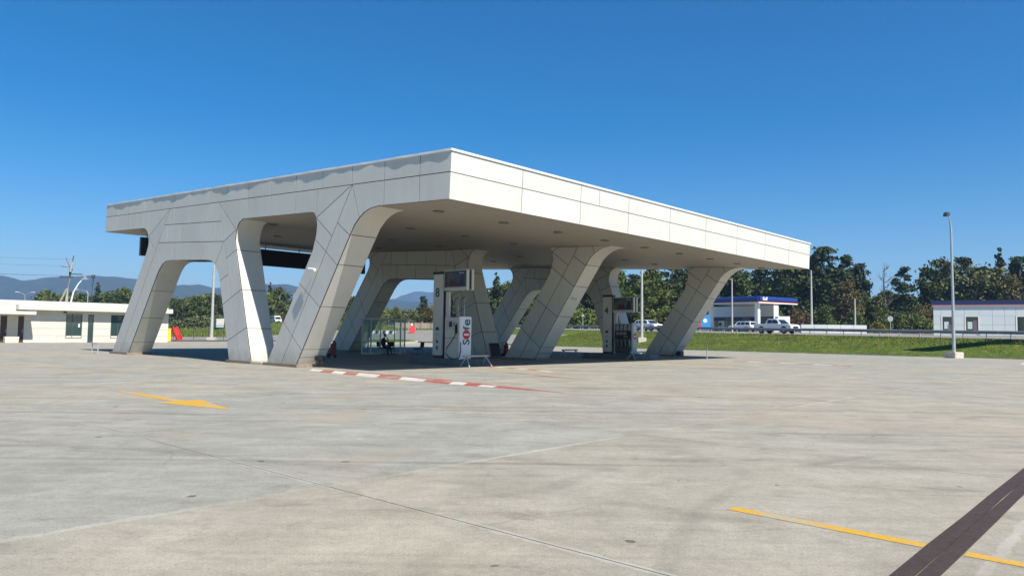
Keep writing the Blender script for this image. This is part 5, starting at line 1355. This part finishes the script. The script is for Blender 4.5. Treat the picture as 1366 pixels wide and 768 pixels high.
# bare dead tree
def bare_tree(px, Y, H, label):
    rd = random.Random(5); X = bearing(px, Y); r = empty('bare_tree', (X, Y, hgt(X, Y)), .4, label, 'tree')
    mb = MB()
    mb.tube([(0, 0, 0), (.15, 0, H * .4), (-.1, .1, H * .7), (.05, 0, H)], [.28, .2, .12, .03], 7); mb.done('trunk', BARK, r)
    mb = MB()
    for k in range(16):
        z = H * rd.uniform(.38, .92); a = rd.uniform(0, 2 * PI) if k > 6 else (0 if k % 2 else PI) + rd.uniform(-.3, .3); ln = rd.uniform(1.6, 4.2) * (1.25 - z / H)
        e = (math.cos(a) * ln, math.sin(a) * ln, z + ln * rd.uniform(.3, .8)); m_ = (e[0] * .5, e[1] * .5, z + (e[2] - z) * .3)
        mb.tube([(0, 0, z), m_, e], [.09, .055, .02], 5)
        for q in range(3):
            f = (e[0] * rd.uniform(.6, 1.2) + rd.uniform(-.5, .5), e[1] + rd.uniform(-.8, .8), e[2] + rd.uniform(.0, 1.2)); mb.tube([m_, f], [.035, .012], 4)
    mb.done('branches', BARK, r)
bare_tree(1181, 152, top(1181, 152, 350), 'leafless grey tree rising against the sky between two dark groups')
bare_tree(1296, 160, top(1300, 160, 352), 'bare branched tree top behind the tall street lamp')
# masses that read as one
def wood(name, label, spots, leafm, seed, leaf=.42):
    rng = np.random.default_rng(seed); Vs, Fs, off = [], [], 0
    for (X, Y, H, Rw, kind) in spots:
        V, Fq, bl = crown(kind, H, Rw, int(rng.integers(1e6)), leaf, .8); V = V + np.array([X, Y, hgt(X, Y)])
        Vs.append(V); Fs.append(Fq + off); off += len(V)
    me = np_mesh(name, np.concatenate(Vs), np.concatenate(Fs)); o = link(name, me, LEAF[leafm]); tag(o, label, kind='stuff'); return o
rd = random.Random(3)
sp = []
for k in range(52):
    px = 612 + k * 15.5 + rd.uniform(-5, 5); Y = rd.uniform(185, 215)
    yt = 380 if px < 720 else 372 if px < 1060 else 362 if px < 1150 else 405 if px < 1180 else 385 if px < 1220 else 398 if px < 1240 else 372
    sp.append((bearing(px, Y), Y, max(4, top(px, Y, yt + rd.uniform(-4, 9))), rd.uniform(4, 5.5), 'round'))
wood('woodland', 'dark mixed woodland filling the gaps behind the highway trees', sp, 'dark', 31)
sp = []
for k in range(46):
    px = 60 + k * 12 + rd.uniform(-4, 4); Y = rd.uniform(250, 285); sp.append((bearing(px, Y), Y, max(4, top(px, Y, (418 if 485 < px < 615 else 399 if px > 200 else 394) + rd.uniform(-5, 6))), rd.uniform(4.5, 6), 'round'))
wood('woodland', 'green woodland belt below the hills on the left', sp, 'mid', 32, .5)
sp = []
for k in range(60):
    px = 180 + k * 7.5 + rd.uniform(-4, 4); Y = rd.uniform(205, 222) + (50 if 335 < px < 405 else 0); sp.append((bearing(px, Y), Y, rd.uniform(2.2, 4.2), rd.uniform(2, 3), 'bush'))
wood('hedgerow', 'low scrub along the foot of the left woodland', sp, 'pale', 33, .3)
sp = []
for k in range(46):
    px = 690 + k * 15 + rd.uniform(-6, 6); Y = rd.uniform(158, 172); sp.append((bearing(px, Y), Y, rd.uniform(3, 6.5), rd.uniform(2.5, 4), 'bush'))
wood('undergrowth', 'mixed undergrowth along the foot of the highway trees', sp, 'mid', 34, .3)
# rough meadow and lawn blades
def blades(name, label, n, fn, h0, h1, m, w=.05):
    rng = np.random.default_rng(9); V = []; 
    pts = [fn(rng) for _ in range(n)]
    for (x, y) in pts:
        z = hgt(x, y) + .06; a = rng.uniform(0, PI); hh = rng.uniform(h0, h1); dx, dy = math.cos(a) * w, math.sin(a) * w; lx, ly = rng.normal(0, hh * .3, 2)
        V += [(x - dx, y - dy, z), (x + dx, y + dy, z), (x + lx + dx * .3, y + ly + dy * .3, z + hh), (x + lx - dx * .3, y + ly - dy * .3, z + hh)]
    me = np_mesh(name, np.array(V), np.arange(n * 4).reshape(n, 4)); o = link(name, me, m); tag(o, label, kind='stuff')
def lawn_pt(rng):
    while True:
        Y = rng.uniform(56, 135); X = rng.uniform(-.02, .78) * Y; p = Vector((X, Y, 0)) - O; v = p.dot(Vd)
        if v > KV + .25 and dist_rail(X, Y) > 1.8 and not (46 < p.dot(Ud) < 118 and v < 74): return X, Y
blades('grass_blades', 'short mown grass on the bank below the guardrail', 34000, lawn_pt, .04, .12, leaf_mat('blade', (.10, .138, .026)), .045)
def weed_pt(rng):
    while True:
        Y = rng.uniform(92, 225); X = rng.uniform(-.55, -.17) * Y; p = Vector((X, Y, 0)) - O
        if p.dot(Ud) > KU + 1 and dist_rail(X, Y) > 1 and not (p.dot(Ud) < 118 and 12 < p.dot(Vd) < 74): return X, Y
blades('meadow_grass', 'tall rough grass and weeds behind the forecourt', 22000, weed_pt, .3, .9, leaf_mat('weed_blade', (.12, .15, .035)), .07)

# ------------------------------------------------------------------ hills and air
def hills(name, prof, Y, depth, m, seed):
    """ridge profile given as (bearing px, image row); built as a real massif with spurs"""
    rng = np.random.default_rng(seed); xs = np.linspace(prof[0][0], prof[-1][0], 120); rows = np.interp(xs, [p[0] for p in prof], [p[1] for p in prof])
    n = 26; verts = []; ph = rng.uniform(0, 6, 8)
    for j in range(n):
        t = j / (n - 1); prof_ = math.sin(min(1, t / .62) * PI / 2) ** 1.3 if t < .62 else math.cos((t - .62) / .38 * PI / 2) ** .8
        for px, y in zip(xs, rows):
            Yj = Y - depth * .62 + depth * t; X = (px - 683) / F_PX * Y; h = 1.6 + (443.9 + (px - 683) * .0132 - y) * Y / F_PX
            spur = (math.sin(px * .06 + ph[0] + t * 2) * .07 + math.sin(px * .13 + ph[1] - t * 3) * .05 + math.sin(px * .31 + ph[2]) * .03) * math.sin(min(1, t / .62) * PI) * 1.3 if t < .62 else 0
            verts.append((X, Yj, h * Yj / Y * min(1.0, max(0, prof_ + spur)) + 1.5 * math.sin(px * .9 + j)))
    m_ = len(xs); faces = [(j * m_ + i, j * m_ + i + 1, (j + 1) * m_ + i + 1, (j + 1) * m_ + i) for j in range(n - 1) for i in range(m_ - 1)]
    me = bpy.data.meshes.new(name); me.from_pydata(verts, [], faces); me.update()
    for p in me.polygons: p.use_smooth = True
    o = link(name, me, m); o['kind'] = 'structure'; return o
HILL = mat('forested_hill', (.018, .032, .022), .95, noise=.3, scale=.012, bump=.0)
hills('hills', [(-260, 360), (-120, 362), (0, 368), (25, 374), (46, 380), (66, 374), (90, 368), (130, 367.5), (160, 370), (185, 372), (215, 379), (240, 381), (262, 379.5), (285, 384), (330, 380), (380, 379), (420, 386), (470, 396), (520, 400), (555, 402), (600, 406), (680, 412), (760, 420)], 2600, 800, HILL, 1)
hills('hills', [(380, 420), (470, 402), (530, 398), (545, 391), (556, 388), (566, 389), (575, 390), (590, 386), (610, 388), (640, 396), (700, 404), (800, 418), (900, 425)], 4600, 1200, HILL, 2)
hz = MB(); hz.box(-4200, 4200, -400, 5400, -2, 330); hzo = hz.done('haze', None); hzo['kind'] = 'stuff'; hzo['label'] = 'thin blue air haze in front of the distant hills'
hm = bpy.data.materials.new('air'); hm.use_nodes = True; t = hm.node_tree; t.nodes.remove(t.nodes['Principled BSDF'])
pv = t.nodes.new('ShaderNodeVolumePrincipled'); pv.inputs['Density'].default_value = .00022; pv.inputs['Color'].default_value = (.38, .62, 1, 1); pv.inputs['Anisotropy'].default_value = .1
t.links.new(pv.outputs[0], t.nodes['Material Output'].inputs['Volume']); hzo.data.materials.append(hm)
